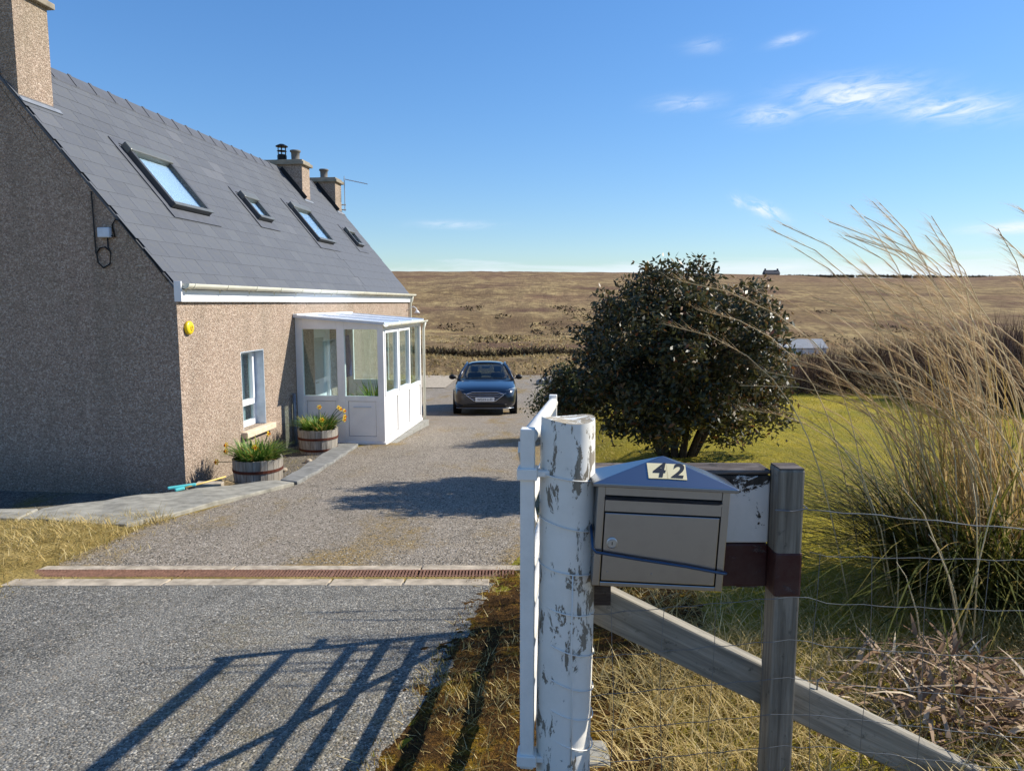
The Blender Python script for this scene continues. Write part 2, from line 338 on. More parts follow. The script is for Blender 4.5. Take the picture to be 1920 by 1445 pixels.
MT['asphalt'] = gravel_mat('chipped_tarmac', [(0.0, '#2b2a28'), (0.3, '#5a5853'), (0.6, '#76736c'), (0.85, '#918d84'), (0.97, '#bfb9ac')], 88, ('#5d4a2c', '#7a6a3c', '#6d6f5c'), 0.35)
MT['gravel'] = gravel_mat('pinkish_gravel', [(0.0, '#4a453c'), (0.3, '#776d5f'), (0.6, '#8d8273'), (0.85, '#a2978a'), (0.97, '#c4baad')], 70, ('#6b5a35', '#8d7442', '#776c4c'), 0.8, strips=True)
MT['postpaint'] = peel_mat('flaking_white_paint', '#ebe6dc', ('#6d6558', '#968c7c'), 0.528, 24, (1, 1, 0.38), 0.3)
MT['gatewhite'] = peel_mat('white_gate_paint', '#ebe7df', ('#6b4a36', '#8d7058'), 0.625, 34, (1, 1, .6), .4, .4)
MT['signwhite'] = peel_mat('flaking_white_board', '#d3cdc6', ('#241f1c', '#4f473f'), 0.555, 14, (0.8, 1, 1), 0.5, rot=(.315, .06, .16))
MT['maroon'] = peel_mat('flaking_maroon_board', '#3c1716', ('#1f1a1a', '#6a5a56'), 0.56, 26, (0.5, 1, 1), 0.12)
MT['mosswood'] = wood_mat('dark_mossy_timber', [(0.25, '#2b2624'), (0.5, '#554c48'), (0.75, '#8a827c')], (6, 30, 30), '#1b1a19')
MT['greywood'] = wood_mat('weathered_grey_timber', [(0.25, '#4f4941'), (0.5, '#827a6d'), (0.8, '#b0a799')], (46, 46, 2.0), '#3b3832')
MT['strut'] = wood_mat('silver_grey_timber', [(0.25, '#635f56'), (0.5, '#928c80'), (0.8, '#bfb8aa')], (2.5, 40, 40), '#55544c')
MT['wire'] = plain('galvanised_wire', '#75787a', 0.55, 0.6, nscale=30, var=0.2)
MT['barrel'] = wood_mat('barrel_oak', [(0.25, '#6d6257'), (0.5, '#a39b90'), (0.8, '#c9c4b9')], (24, 24, 2.0), None)
MT['hoop'] = plain('rusty_hoop', '#5a2c1c', 0.8, 0.2, nscale=20, var=0.3)
MT['soil'] = plain('potting_soil', '#2a221b', 0.95, nscale=40, var=0.3)
MT['teal'] = plain('teal_plastic', '#5fc3c4', 0.4)
MT['cane'] = plain('yellow_wood_handle', '#d8b86a', 0.5)
MT['block'] = wood_mat('rough_timber_block', [(0.25, '#6b5b43'), (0.5, '#8f7c5e'), (0.8, '#b3a184')], (10, 3, 30), None)
MT['bark'] = wood_mat('shrub_bark', [(0.25, '#2b241f'), (0.5, '#4c4138'), (0.8, '#6d6155')], (20, 20, 4), None)
def steel():
    m = Mat('satin_stainless_steel'); b = m.noise(2.2, 2, 0.5); f = m.noise(14, 5, 0.65)
    c = m.mix(m.math('MULTIPLY', m.ramp(f, [(0.5, 0.0), (0.75, 1.0)]), 0.25), '#a2a4a8', '#85868a')
    m.pbr(c, m.ramp(b, [(0.3, 0.24), (0.7, 0.36)]), 1.0); return m.done()
MT['steel'] = steel()
MT['steelroof'] = plain('smooth_steel_lid', '#8c929c', 0.28, 1.0, nscale=5, var=0.04)
MT['tile'] = plain('cream_number_tile', '#e6d7ab', 0.4, nscale=8, var=0.05)
MT['ink'] = plain('dark_number_paint', '#20242c', 0.4)
MT['bluerod'] = plain('dark_blue_cord', '#22405f', 0.4)

# ------------------------------------------------------------------ ground shape
def smooth(t): t = np.clip(t, 0, 1); return t * t * (3 - 2 * t)
_yy = np.linspace(-80, 60, 2801)
def _prof(Y, Z):
    z = np.interp(_yy, Y, Z); k = np.exp(-np.linspace(-2, 2, 41) ** 2); k /= k.sum()
    zp = np.pad(z, 20, mode='edge'); return np.convolve(zp, k, 'valid')
_D = _prof([-80, -20, 0, 2.1, 5, 9.35, 12.8, 15.5, 18, 20, 24, 30, 60], [-1.0, -1.25, -1.40, -1.55, -1.83, -2.25, -2.52, -2.64, -2.9, -3.14, -3.4, -3.5, -3.5])
_Lw = _prof([-80, -20, 0, 2.1, 5, 8.6, 12, 18, 22, 30, 60], [-1.0, -1.25, -1.42, -1.55, -1.69, -1.85, -2.0, -2.28, -2.6, -3.5, -3.5])
def drive_z(y): return np.interp(y, _yy, _D)
XR = ([-6, 1.0, 2.3, 4.4, 6, 9, 16, 22, 28, 36], [-.75, -.62, -.41, -.09, .22, .45, .75, 1.3, 2.6, 4.0])
XL = ([4.6, 6.08, 8.44, 12.2, 12.9, 15.6, 16.2, 20, 22, 28, 36], [-3.2, -3.25, -2.6, -2.72, -2.45, -2.15, -2.9, -2.9, -5.5, -7.0, -6.0])
def xr(y): return np.interp(y, *XR)
DITCH = np.array([(-14, 6.6), (-5.6, 6.62), (-4.5, 6.78), (-4.06, 7.40), (-3.24, 8.27), (-2.82, 8.62), (-2.94, 10.5), (-3.04, 12.65), (-2.6, 12.8), (-3.5, 14), (-14, 14)])
def in_poly(x, y, P):
    r = np.zeros(np.shape(x), bool); j = len(P) - 1
    for i in range(len(P)):
        xi, yi = P[i]; xj, yj = P[j]
        c = ((yi > y) != (yj > y)) & (x < (xj - xi) * (y - yi) / (yj - yi + 1e-12) + xi); r ^= c; j = i
    return r
def vnoise(x, y, seed=0):
    """cheap smooth value noise"""
    x = np.asarray(x, float) + seed * 17.3; y = np.asarray(y, float) - seed * 9.1
    xi, yi = np.floor(x), np.floor(y); fx, fy = x - xi, y - yi; fx = fx * fx * (3 - 2 * fx); fy = fy * fy * (3 - 2 * fy)
    h = lambda a, b: (np.sin(a * 127.1 + b * 311.7 + seed) * 43758.5453) % 1.0
    return (h(xi, yi) * (1 - fx) + h(xi + 1, yi) * fx) * (1 - fy) + (h(xi, yi + 1) * (1 - fx) + h(xi + 1, yi + 1) * fx) * fy
def ground(x, y, under_drive=True):
    x = np.asarray(x, float); y = np.asarray(y, float)
    d = np.interp(y, _yy, _D); l = np.interp(y, _yy, _Lw)
    z = d + smooth((x - xr(y) - 0.05) / 1.3) * (l - d)
    z = z + 0.035 * (vnoise(x * 1.1, y * 1.1, 1) - .5) * smooth((x - xr(y)) / .6) + 0.05 * (vnoise(x * .35, y * .35, 2) - .5) * smooth((x - xr(y)) / 2)
    z = z + 0.07 * smooth((-3.1 - x) / .5) * (y < 6.3) * smooth((6.3 - y) / .4)         # rough grass bank on the left
    w = in_poly(x, y, DITCH); z = np.where(w, -2.50, z)
    if under_drive:
        ins = (y > 4.6) & (y < 35) & (x > np.interp(y, *XL) + .12) & (x < xr(y) - .12) | (y < 4.45) & (x < xr(y) - .12) & (x > -3.0 - smooth((3.9 - y) / .5) * 8)
        z = np.where(ins & ~w | (y < .8) & (y > -7.6), z - 0.045, z)
    # far country: bank, hollow, then the long moor slope
    Y = [30, 36, 40, 46, 60, 100, 140, 250, 400, 520, 700, 1500, 4000]
    M = np.interp(y, Y, [-3.5, -3.45, -3.0, -3.4, -4.5, -6.6, -6.0, 3.0, 14.2, 20.0, 21.5, 10, -80])
    M = M - 0.008 * x * smooth((y - 180) / 340) - 1.15 * smooth((x - 8) / 24) * smooth((y - 45) / 40) * (1 - smooth((y - 130) / 60))
    M = M + (vnoise(x * .05, y * .035, 3) - .5) * 1.2 * smooth((y - 60) / 80) + (vnoise(x * .012, y * .01, 4) - .5) * 4.0 * smooth((y - 150) / 200) + (vnoise(x * .35, y * .3, 5) - .5) * .35 * smooth((y - 36) / 10)
    t = smooth((y - 33) / 5); return z * (1 - t) + M * t
def gz(x, y): return float(ground(np.array([x]), np.array([y]))[0])

# ------------------------------------------------------------------ ground sheets
def grid_lines(dense0, dense1, step, lo, hi, grow=1.16):
    a = list(np.arange(dense0, dense1 + 1e-6, step)); s = step
    while a[-1] < hi: s *= grow; a.append(a[-1] + s)
    s = step; b = []
    p = dense0
    while p > lo: s *= grow; p -= s; b.append(p)
    return np.array(b[::-1] + a)
gx = grid_lines(-6.5, 5.0, .10, -1500, 1500, 1.13); gy = grid_lines(0.5, 13.5, .10, -60, 2500, 1.055)
GX, GY = np.meshgrid(gx, gy); GZ = ground(GX, GY)
nx, ny = len(gx), len(gy)
P = np.stack([GX.ravel(), GY.ravel(), GZ.ravel()], 1)
ii, jj = np.meshgrid(np.arange(nx - 1), np.arange(ny - 1)); a0 = (jj * nx + ii).ravel()
Q = np.stack([a0, a0 + 1, a0 + nx + 1, a0 + nx], 1)
qc = P[Q].mean(1)
def lawn_mat():
    m = Mat('mossy_lawn'); n = m.noise(1.3, 6, 0.65); f = m.noise(34, 5, 0.7)
    c = m.ramp(n, [(0.25, '#7d7224'), (0.42, '#a3942e'), (0.6, '#b5a038'), (0.8, '#bda65a')])
    c = m.mix(m.math('MULTIPLY', m.ramp(f, [(0.35, 0.0), (0.65, 1.0)]), 0.4), c, '#5a5822')
    pa = m.noise(0.45, 6, 0.7, vec=m.map((1, 1, 1), loc=(2, 7, 1))); c = m.mix(m.math('MULTIPLY', m.ramp(pa, [(0.45, 0.0), (0.62, 1.0)]), 0.45), c, '#5f6a24'); pb = m.noise(2.4, 6, 0.7, vec=m.map((1, 1, 1), loc=(8, 1, 3))); c = m.mix(m.math('MULTIPLY', m.ramp(pb, [(0.55, 0.0), (0.68, 1.0)]), 0.5), c, '#8f7a48')
    m.pbr(c, 0.95, normal=m.bump(m.math('ADD', f, m.noise(9, 4)), 0.9, 0.05), spec=0.1); return m.done()
def moor_mat():
    m = Mat('moor_grass'); w = m.map((0.02, 0.035, 0.02)); n = m.noise(1.0, 7, 0.62, vec=w, dist=0.6); f = m.noise(0.55, 6, 0.72, vec=m.map((1, .55, 1))); h = m.noise(1.0, 6, 0.6, vec=m.map((0.03, 0.035, 0.05), loc=(7, 3, 0)))
    c = m.ramp(n, [(0.28, '#6f5a42'), (0.40, '#98805c'), (0.52, '#ad966c'), (0.66, '#8d7058')])
    c = m.mix(m.ramp(f, [(0.40, 0.65), (0.56, 0.0)]), c, '#665340'); f2 = m.noise(0.16, 7, 0.75, vec=m.map((1, .55, 1), loc=(9, 4, 2))); c = m.mix(m.ramp(f2, [(0.42, 0.55), (0.54, 0.0)]), c, '#6d5744'); c = m.mix(m.ramp(f2, [(0.55, 0.0), (0.66, 0.7)]), c, '#c4ac78')
    c = m.mix(m.ramp(h, [(0.55, 0.0), (0.66, 0.75)]), c, '#664d42')
    far = m.N.new('ShaderNodeSeparateXYZ'); m.L(m.tc.outputs['Object'], far.inputs[0])
    c = m.mix(m.math('MULTIPLY', m.ramp(m.math('DIVIDE', far.outputs[1], 520.0), [(0.55, 0.0), (0.85, 1.0)]), 0.55), c, '#7b6152')
    m.pbr(c, 0.97, normal=m.bump(m.math('ADD', f, m.noise(2.2, 5, 0.7)), 1.0, 0.6), spec=0.05); return m.done()
def verge_mat():
    m = Mat('rough_verge_ground'); n = m.noise(3, 6, 0.7)
    c = m.ramp(n, [(0.3, '#6b5c34'), (0.5, '#8f7c48'), (0.7, '#ab9560')]); f = m.noise(40, 4)
    c = m.mix(m.math('MULTIPLY', f, 0.4), c, '#54482a'); m.pbr(c, 0.95, normal=m.bump(m.math('ADD', n, f), 0.9, 0.03), spec=0.1); return m.done()
MT['lawn'] = lawn_mat(); MT['moor'] = moor_mat(); MT['verge'] = verge_mat()
MT['dirt'] = gravel_mat('damp_dirt', [(0.0, '#2f2b26'), (0.3, '#55504a'), (0.6, '#6f685f'), (0.9, '#8d857a')], 50, ('#4d4a26', '#6d6430', '#5c5638'), 0.8)
is_moor = qc[:, 1] > 34
is_ditch = in_poly(qc[:, 0], qc[:, 1], DITCH) & ~is_moor
is_lawn = (qc[:, 0] > xr(qc[:, 1])) & ~is_moor & ~is_ditch & (qc[:, 1] > 2.0)
is_verge = ~is_moor & ~is_ditch & ~is_lawn
def sub_mesh(name, mask, mat):
    F = Q[mask]; u, inv = np.unique(F, return_inverse=True)
    o = link(name, np_mesh(name, P[u], inv.reshape(F.shape)), mat, None, True); tag(o, kind='structure'); return o
sub_mesh('moor', is_moor, MT['moor'])
sub_mesh('lawn', is_lawn, MT['lawn'])
sub_mesh('rough_ground', is_verge, MT['verge'])
sub_mesh('sunken_path', is_ditch, MT['dirt'])
def sheet(name, ys, fl, fr, mat, lift, nx_=60, jag=0.05, seed=1):
    ys = np.asarray(ys); u = np.linspace(0, 1, nx_); V = []
    for y in ys:
        l = fl(y) + (vnoise(np.array([y * 3.1]), np.array([0.3]), seed)[0] - .5) * 2 * jag + (vnoise(np.array([y * 11.]), np.array([0.3]), seed)[0] - .5) * jag
        r = fr(y) + (vnoise(np.array([y * 3.7]), np.array([7.3]), seed)[0] - .5) * 2 * jag + (vnoise(np.array([y * 13.]), np.array([2.3]), seed)[0] - .5) * jag
        x = l + (r - l) * u; yy = np.full_like(x, y)
        V.append(np.stack([x, yy, np.maximum(drive_z(yy), ground(x, yy, False)) + lift], 1))
    V = np.concatenate(V); k = len(ys); i, j = np.meshgrid(np.arange(nx_ - 1), np.arange(k - 1)); b = (j * nx_ + i).ravel()
    o = link(name, np_mesh(name, V, np.stack([b, b + 1, b + nx_ + 1, b + nx_], 1)), mat, None, True); tag(o, kind='structure'); return o
# keep the sheets clear of the sunken path: lift from the smooth drive profile only
def sheet_d(name, ys, fl, fr, mat, lift, nx_=60, jag=0.05, seed=1):
    global ground
    g0 = ground; ground = lambda x, y, u=True: np.interp(y, _yy, _D)
    o = sheet(name, ys, fl, fr, mat, lift, nx_, jag, seed); ground = g0; return o
sheet_d('gravel_drive', np.concatenate([np.arange(4.80, 16, .12), np.arange(16, 36, .4)]), lambda y: np.interp(y, *XL), xr, MT['gravel'], 0.004, 60, .06, 1)
_rx = np.linspace(-70, 70, 120); _ry = np.linspace(-7.5, .75, 14); RX, RY = np.meshgrid(_rx, _ry); RZ = drive_z(RY) + .016
_i, _j = np.meshgrid(np.arange(119), np.arange(13)); _b = (_j * 120 + _i).ravel()
tag(link('road', np_mesh('road', np.stack([RX.ravel(), RY.ravel(), RZ.ravel()], 1), np.stack([_b, _b + 1, _b + 121, _b + 120], 1)), MT['asphalt'], None, True), kind='structure')
sheet_d('tarmac_apron', np.arange(.6, 4.44, .12), lambda y: -3.2 - smooth((4.0 - y) / .5) * 8, xr, MT['asphalt'], 0.006, 80, .05, 2)
# ------------------------------------------------------------------ kerb slabs along the sunken path
def slab(name, outer, inner, n=14, mat='concrete', lift=0.045, depth=0.6):
    def res(Pl):
        Pl = np.array(Pl, float); s = np.r_[0, np.cumsum(np.hypot(*np.diff(Pl, axis=0).T))]; t = np.linspace(0, s[-1], n)
        return np.stack([np.interp(t, s, Pl[:, 0]), np.interp(t, s, Pl[:, 1])], 1)
    o, i = res(outer), res(inner); V = []; F = []
    for k in range(n):
        for q, dz in ((o[k], -.05), (o[k], 0), (i[k], 0), (i[k], 0)):
            V.append([q[0] + .012 * math.sin(k * 2.3), q[1], float(drive_z(q[1])) + lift + dz + .008 * math.sin(k * 1.7)])
        V[-1][2] -= depth
    for k in range(n - 1):
        b = 4 * k; F += [(b, b + 1, b + 5, b + 4), (b + 1, b + 2, b + 6, b + 5), (b + 2, b + 3, b + 7, b + 6)]
    F += [(0, 3, 2, 1), (4 * n - 4, 4 * n - 3, 4 * n - 2, 4 * n - 1)]
    m = MB(); m._add(V, F); ob = m.build(name, MT[mat], None); bevel(ob, .012); return ob
MT['slabA'] = plain('lichened_concrete', '#8f8b80', 0.93, nscale=8, var=0.3, bumps=0.5, spec=0.2)
MT['slabB'] = plain('dark_concrete', '#7d7c78', 0.93, nscale=8, var=0.28, bumps=0.5, spec=0.2)
kerb = empty('kerb', (0, 0, 0)); tag(kerb, kind='structure')
for nm, o_, i_, mt in [('slab', [(-9, 6.2), (-5.6, 6.25), (-4.4, 6.30)], [(-9, 6.58), (-5.6, 6.6), (-4.52, 6.76)], 'slabA'),
                       ('slab', [(-4.38, 6.29), (-3.31, 6.02), (-2.95, 7.25), (-2.57, 8.42)], [(-4.5, 6.77), (-4.08, 7.38), (-3.24, 8.25), (-2.84, 8.60)], 'slabA'),
                       ('slab', [(-2.56, 8.46), (-2.60, 10.3), (-2.68, 12.5)], [(-2.82, 8.64), (-2.93, 10.5), (-3.04, 12.64)], 'slabB')]:
    s_ = slab(nm, o_, i_, mat=mt); s_.parent = kerb
# ------------------------------------------------------------------ drain across the mouth of the drive
drain = empty('drain_channel', (-1.6, 4.6, float(drive_z(4.6)))); tag(drain, 'rust red slotted drain grating set between concrete strips across the drive', 'drain')
z0 = drain.location.z
def dz(y): return float(drive_z(y)) - z0 + 0.009
def drain_slab(x0, x1, y0, y1, m='paleconc'):
    b = MB(); y0 -= 4.6; y1 -= 4.6; zz0, zz1 = dz(4.6 + y0), dz(4.6 + y1); x0 += 1.6; x1 += 1.6
    V = [(x0, y0, zz0 - .15), (x1, y0, zz0 - .15), (x1, y1, zz1 - .15), (x0, y1, zz1 - .15), (x0, y0, zz0), (x1, y0, zz0), (x1, y1, zz1), (x0, y1, zz1)]
    b._add(V, [(3, 2, 1, 0), (4, 5, 6, 7), (0, 1, 5, 4), (1, 2, 6, 5), (2, 3, 7, 6), (3, 0, 4, 7)]); o = b.build('concrete_strip', MT[m], drain); bevel(o, .006); return o
xs = [-3.35, -2.2, -1.16, -.69, -.14]
for k in range(4):
    drain_slab(xs[k] + .006, xs[k + 1] - .006, 4.375 + .01 * (k % 2), 4.525)
xs = [-3.35, -1.9, -.62, .08]
for k in range(3): drain_slab(xs[k] + .005, xs[k + 1] - .005, 4.735, 4.84 + .008 * k)
xs = [-3.22, -2.2, -1.2, -.62, .02]
for k in range(4):
    g = MB(); zA = dz(4.63) - .006
    for x in np.arange(xs[k] + .004, xs[k + 1] - .004, .022): g.box(x + 1.6, x + 1.6 + .012, 4.528 - 4.6, 4.732 - 4.6, zA - .03, zA + random.uniform(-.001, .001))
    for y in (4.535, 4.63, 4.725): g.box(xs[k] + 1.602, xs[k + 1] + 1.598, y - 4.6 - .007, y - 4.6 + .007, zA - .032, zA - .002)
    tag(g.build('grating', MT['grate'], drain), kind='stuff')
b = MB(); b.box(xs[0] + 1.6, xs[-1] + 1.6, 4.527 - 4.6, 4.733 - 4.6, dz(4.63) - .12, dz(4.63) - .035); b.build('channel_bed', MT['dirt'], drain)

# ------------------------------------------------------------------ the house (local: +Y along the long wall, +X out of it, z = 0 at wall foot)
HX, HY, HZ, HR = -4.232, 9.207, -2.537, R(-6.13)
LEN, HALF, EAVE, APEX = 11.93, 2.546, 2.75, 5.821
house = empty('cottage', (HX, HY, HZ), HR); tag(house, 'one and a half storey pebbledashed cottage with grey slate roof and chimneys', 'house')
sl = math.atan2(APEX - EAVE, HALF); SLOPE = math.hypot(APEX - EAVE, HALF); UPV = Vector((-math.cos(sl), 0, math.sin(sl))); NRM = Vector((math.sin(sl), 0, math.cos(sl)))
def roofp(s, u, h=0.0): return Vector((0, s, EAVE)) + UPV * u + NRM * h
WB = -1.2
w = MB(); W0, W1, WZ0, WZ1 = 1.63, 2.40, 0.60, 1.80; T = .42; D0, D1, DZ = 4.55, 5.45, 2.06
w.box(-T, 0, 0, W0, WB, EAVE - .02); w.box(-T, 0, W0, W1, WB, WZ0); w.box(-T, 0, W0, W1, WZ1, EAVE - .02)
w.box(-T, 0, W1, D0, WB, EAVE - .02); w.box(-T, 0, D0, D1, DZ, EAVE - .02); w.box(-T, 0, D0, D1, WB, 0.02); w.box(-T, 0, D1, LEN, WB, EAVE - .02)
w.build('wall', MT['harl'], house)
for y0, y1 in ((0.0, .40), (LEN - .40, LEN)):
    g = MB(); g.prism([(-T - .001, WB), (-T - .001, EAVE - .02 + .0), (-HALF, APEX - .06 - .0), (-2 * HALF + T, EAVE - .02), (-2 * HALF + T, WB)], y0, y1, lambda a, b, c: (a, c, b))
    # the strip above the long wall's top, up to the slates
    g.prism([(-.001 - T, EAVE - .02), (-.02, EAVE - .02), (-HALF, APEX - .06), (-HALF - .01, APEX - .08)], y0, y1, lambda a, b, c: (a, c, b))
    g.build('gable', MT['harl'], house)
g = MB(); g.box(-2 * HALF, -2 * HALF + T, 0, LEN, WB, EAVE - .02); g.build('wall', MT['harl'], house)
g = MB(); g.box(-2 * HALF + T, -T, .4, LEN - .4, 2.3, 2.34); g.build('ceiling', MT['room'], house)
# roof deck (front and back pitch)
rd = MB()
rd.prism([(0.015, EAVE - .03), (-HALF, APEX - .012), (-2 * HALF - .015, EAVE - .03), (-2 * HALF - .015, EAVE - .075), (-HALF, APEX - .06), (.015, EAVE - .075)], -.02, LEN + .02, lambda a, b, c: (a, c, b))
roof = rd.build('roof', MT['slate'], house)
# slates: 15 courses of about 30, the 300 largest in view as parts, the others joined
SKY = [(1.55, 1.49, 1.08, 1.15), (4.68, 1.72, .60, .62), (7.28, 1.47, 1.02, 1.06), (10.38, 1.64, .52, .57)]   # s, u, width, height
CH = [(0.0, .60), (9.07, 9.56), (11.43, LEN)]
gauge, sw = SLOPE / 15.0, .398
def one_slate(): 
    b = MB(); b.box(-sw / 2 + .002, sw / 2 - .002, -.002, gauge * 1.45, 0, .006); return b
sm_ = bpy.data.meshes.new('slate'); _b = one_slate(); sm_.from_pydata(_b.v, [], _b.f)
# slate axes: x along the eaves (house +Y), y up the slope, z out of the roof
def slate_matrix(s, u, tilt, yaw):
    M = Matrix(((0, UPV.x, NRM.x, 0), (1, 0, 0, 0), (0, UPV.z, NRM.z, 0), (0, 0, 0, 1))); M[0][0] = 0; M[1][0] = 1
    M.translation = roofp(s, u, 0.013)
    return M @ Matrix.Rotation(tilt, 4, 'X') @ Matrix.Rotation(yaw, 4, 'Z')
spots = []
for r in range(15):
    u = r * gauge - .05
    for c in range(-1, 31):
        s = (c + .5 + (.5 if r % 2 else 0)) * sw
        if s < -.1 or s > LEN + .1: continue
        if any(s - sw / 2 > a + .02 and s + sw / 2 < a + w_ - .02 and u > b_ + .02 and u + gauge < b_ + h_ - .02 for a, b_, w_, h_ in SKY): continue
        if any(a + .1 < s < b_ - .1 and u + gauge * .5 > 3.05 for a, b_ in CH): continue
        spots.append((s, u))
spots.sort(key=lambda q: q[0] * 1.0 - q[1] * 0.15)
rest = MB(); sm_.materials.append(MT['slate'])
for k, (s, u) in enumerate(spots):
    M = slate_matrix(s, u, -0.013 + random.uniform(-.0025, .0025), random.uniform(-.004, .004))
    lo, hi = max(s - sw / 2, -.045), min(s + sw / 2, LEN + .045)
    if k < 300 and lo == s - sw / 2 and hi == s + sw / 2:
        o = bpy.data.objects.new('slate', sm_); col.objects.link(o); o.parent = roof; o.matrix_local = M
    elif k < 300:
        b = MB(); b.box(lo - s + .002, hi - s - .002, -.002, gauge * 1.45, 0, .006); o = b.build('slate', MT['slate'], roof); o.matrix_local = M
    else:
        rest.box(lo - s + .002, hi - s - .002, -.002, gauge * 1.45, 0, .010, M)
tag(rest.build('far_slates', MT['slate'], roof), kind='stuff')
# ridge tiles: angular caps with a raised lap at each joint
rt = MB(); w_ = .135; L_ = .45
for y0, y1, h in ((0, L_, 0), (L_ - .05, L_ + .015, .016)):
    o1 = [(-w_, -w_ * 1.12 + h), (0, .03 + h), (w_, -w_ * 1.12 + h), (w_, -w_ * 1.12 - .018 + h), (0, .008 + h), (-w_, -w_ * 1.12 - .018 + h)]
    rt.prism(o1, y0, y1, lambda a, b, c: (a, c, b))
tile = rt.build('ridge_tile', MT['ridge'], roof); k = 0
for i in range(27):
    y = -.03 + i * L_
    if y > LEN - .3: break
    if any(a - .25 < y < b_ - .2 for a, b_ in CH): continue
    o = tile if k == 0 else tile.copy()
    if k: col.objects.link(o)
    o.location = (-HALF, y, APEX + .035); k += 1
# chimneys
def chimney(s0, s1, top, pots, hw=.60):
    c = MB(); c.box(-HALF - hw, -HALF + hw, s0, s1, 3.6, top - .10); ch = c.build('chimney', MT['harl'], house)
    cp = MB(); cp.box(-HALF - hw - .07, -HALF + hw + .07, s0 - .07, s1 + .07, top - .10, top - .02); cp.box(-HALF - hw - .02, -HALF + hw + .02, s0 - .02, s1 + .02, top - .02, top + .03)
    bevel(cp.build('coping', MT['cope'], ch), .012)
    fl = MB(); u = (HALF - hw) / math.cos(sl)
    # lead apron at the foot and a dark soaker up the near side
    fl.prism([(s0 - .05, -.05), (s1 + .05, -.05), (s1 + .05, .02), (s0 - .05, .02)], .014, .034, lambda a, b, c_: roofp(a, u + b - .06, c_))
    fl.build('flashing', MT['lead'], ch)
    if s0 > 1:
        so = MB(); so.prism([(u - .05, .0), (SLOPE - .02, .0), (SLOPE - .02, .10), (u - .05, .10)], s0 - .02, s0 - .004, lambda a, b, c_: roofp(c_, a, b + .02)); so.build('soaker', MT['black'], ch)
    for px, kind, h in pots:
        p = MB(); cy = (s0 + s1) / 2
        if kind == 'pot':
            p.lathe([(.10, 0), (.115, .03), (.10, .05), (.105, h - .05), (.13, h - .04), (.13, h), (.10, h), (.09, h - .06)], 16, (px, cy, top + .03)); p.build('chimney_pot', MT['pot'], ch, True)
        else:
            p.lathe([(.115, 0), (.115, h * .35), (.10, h * .36), (.10, h * .40)], 16, (px, cy, top + .03)); pp = p.build('cowl', MT['cowl'], ch)
            q = MB()
            for j in range(6): q.tube([(px + .10 * math.cos(j), cy + .10 * math.sin(j), top + .03 + h * .38), (px + .10 * math.cos(j), cy + .10 * math.sin(j), top + .03 + h * .88)], .011, 6)
            q.lathe([(.10, h * .58), (.125, h * .6), (.10, h * .63)], 16, (px, cy, top + .03)); q.lathe([(.15, h * .85), (.15, h * .89), (.06, h), (.005, h + .01)], 16, (px, cy, top + .03)); q.build('cowl_cap', MT['cowl'], pp)
    return ch
chimney(0.003, .60, 6.46, [(-HALF - .2, 'pot', .35)]); chimney(9.07, 9.56, 6.02, [(-2.55, 'cowl', .42), (-2.20, 'pot', .26)]); chimney(11.43, LEN - .004, 5.98, [(-2.35, 'pot', .26)])
# roof windows
for s, u, ww, hh in SKY:
    f = MB(); t = .065; M = slate_matrix(s + ww / 2, u, 0, 0)
    f.box(-ww / 2, -ww / 2 + t, 0, hh, 0, .10, M); f.box(ww / 2 - t, ww / 2, 0, hh, 0, .10, M); f.box(-ww / 2 + t, ww / 2 - t, 0, t * .8, 0, .10, M)
    sk = f.build('skylight', MT['sky_frame'], house); bevel(sk, .008)
    h_ = MB(); h_.box(-ww / 2 - .01, ww / 2 + .01, hh - .15, hh + .01, .02, .125, M); bevel(h_.build('top_hood', MT['sky_hood'], sk), .02)
    bt = MB(); bt.box(-ww / 2 - .004, ww / 2 + .004, -.012, .05, .10, .112, M); bt.build('bottom_trim', MT['sky_hood'], sk)
    p = MB(); p.box(-ww / 2 + t, ww / 2 - t, t * .8, hh - .15, .055, .061, M); p.build('pane', MT['roofpane'], sk)
    p = MB(); p.box(-ww / 2 + t, ww / 2 - t, t * .8, hh - .15, -.012, .018, M); p.build('blind', MT['upvc'], sk)
    p = MB(); p.box(-ww / 2 - .13, ww / 2 + .13, -.20, -.015, .012, .022, M); p.box(-ww / 2 - .12, -ww / 2 - .004, -.015, hh + .06, .010, .020, M); p.box(ww / 2 + .004, ww / 2 + .12, -.015, hh + .06, .010, .020, M); p.box(-ww / 2 - .12, ww / 2 + .12, hh + .06, hh + .16, .010, .020, M)
    p.build('flashing', MT['ridge'], sk)
# eaves: fascia boards, gutter with brackets, downpipes
fb = MB(); fb.box(0.004, .055, -.02, LEN, 2.545, 2.70); bevel(fb.build('fascia', MT['upvc'], house), .004)
fb = MB(); fb.box(0.004, .10, -.052, -.022, 2.545, 2.80); bevel(fb.build('fascia_end', MT['porch'], house), .004)
gt = MB(); prof = [(.066 * math.cos(t), .066 * math.sin(t)) for t in np.linspace(math.pi, 2 * math.pi, 11)]; prof2 = [(.060 * math.cos(t), .060 * math.sin(t)) for t in np.linspace(2 * math.pi, math.pi, 11)]
gt.prism(prof + prof2, -.01, LEN + .06, lambda a, b, c: (.128 + a, c, 2.772 + b)); gut = gt.build('gutter', MT['gutter'], house)
gt = MB(); gt.prism(prof, -.016, -.008, lambda a, b, c: (.128 + a * .98, c, 2.772 + b * .98)); gt.build('stop_end', MT['gutter'], gut)
bk = MB(); po = [(.073 * math.cos(t), .073 * math.sin(t)) for t in np.linspace(math.pi, 2 * math.pi, 11)]; pi_ = [(.067 * math.cos(t), .067 * math.sin(t)) for t in np.linspace(2 * math.pi, math.pi, 11)]
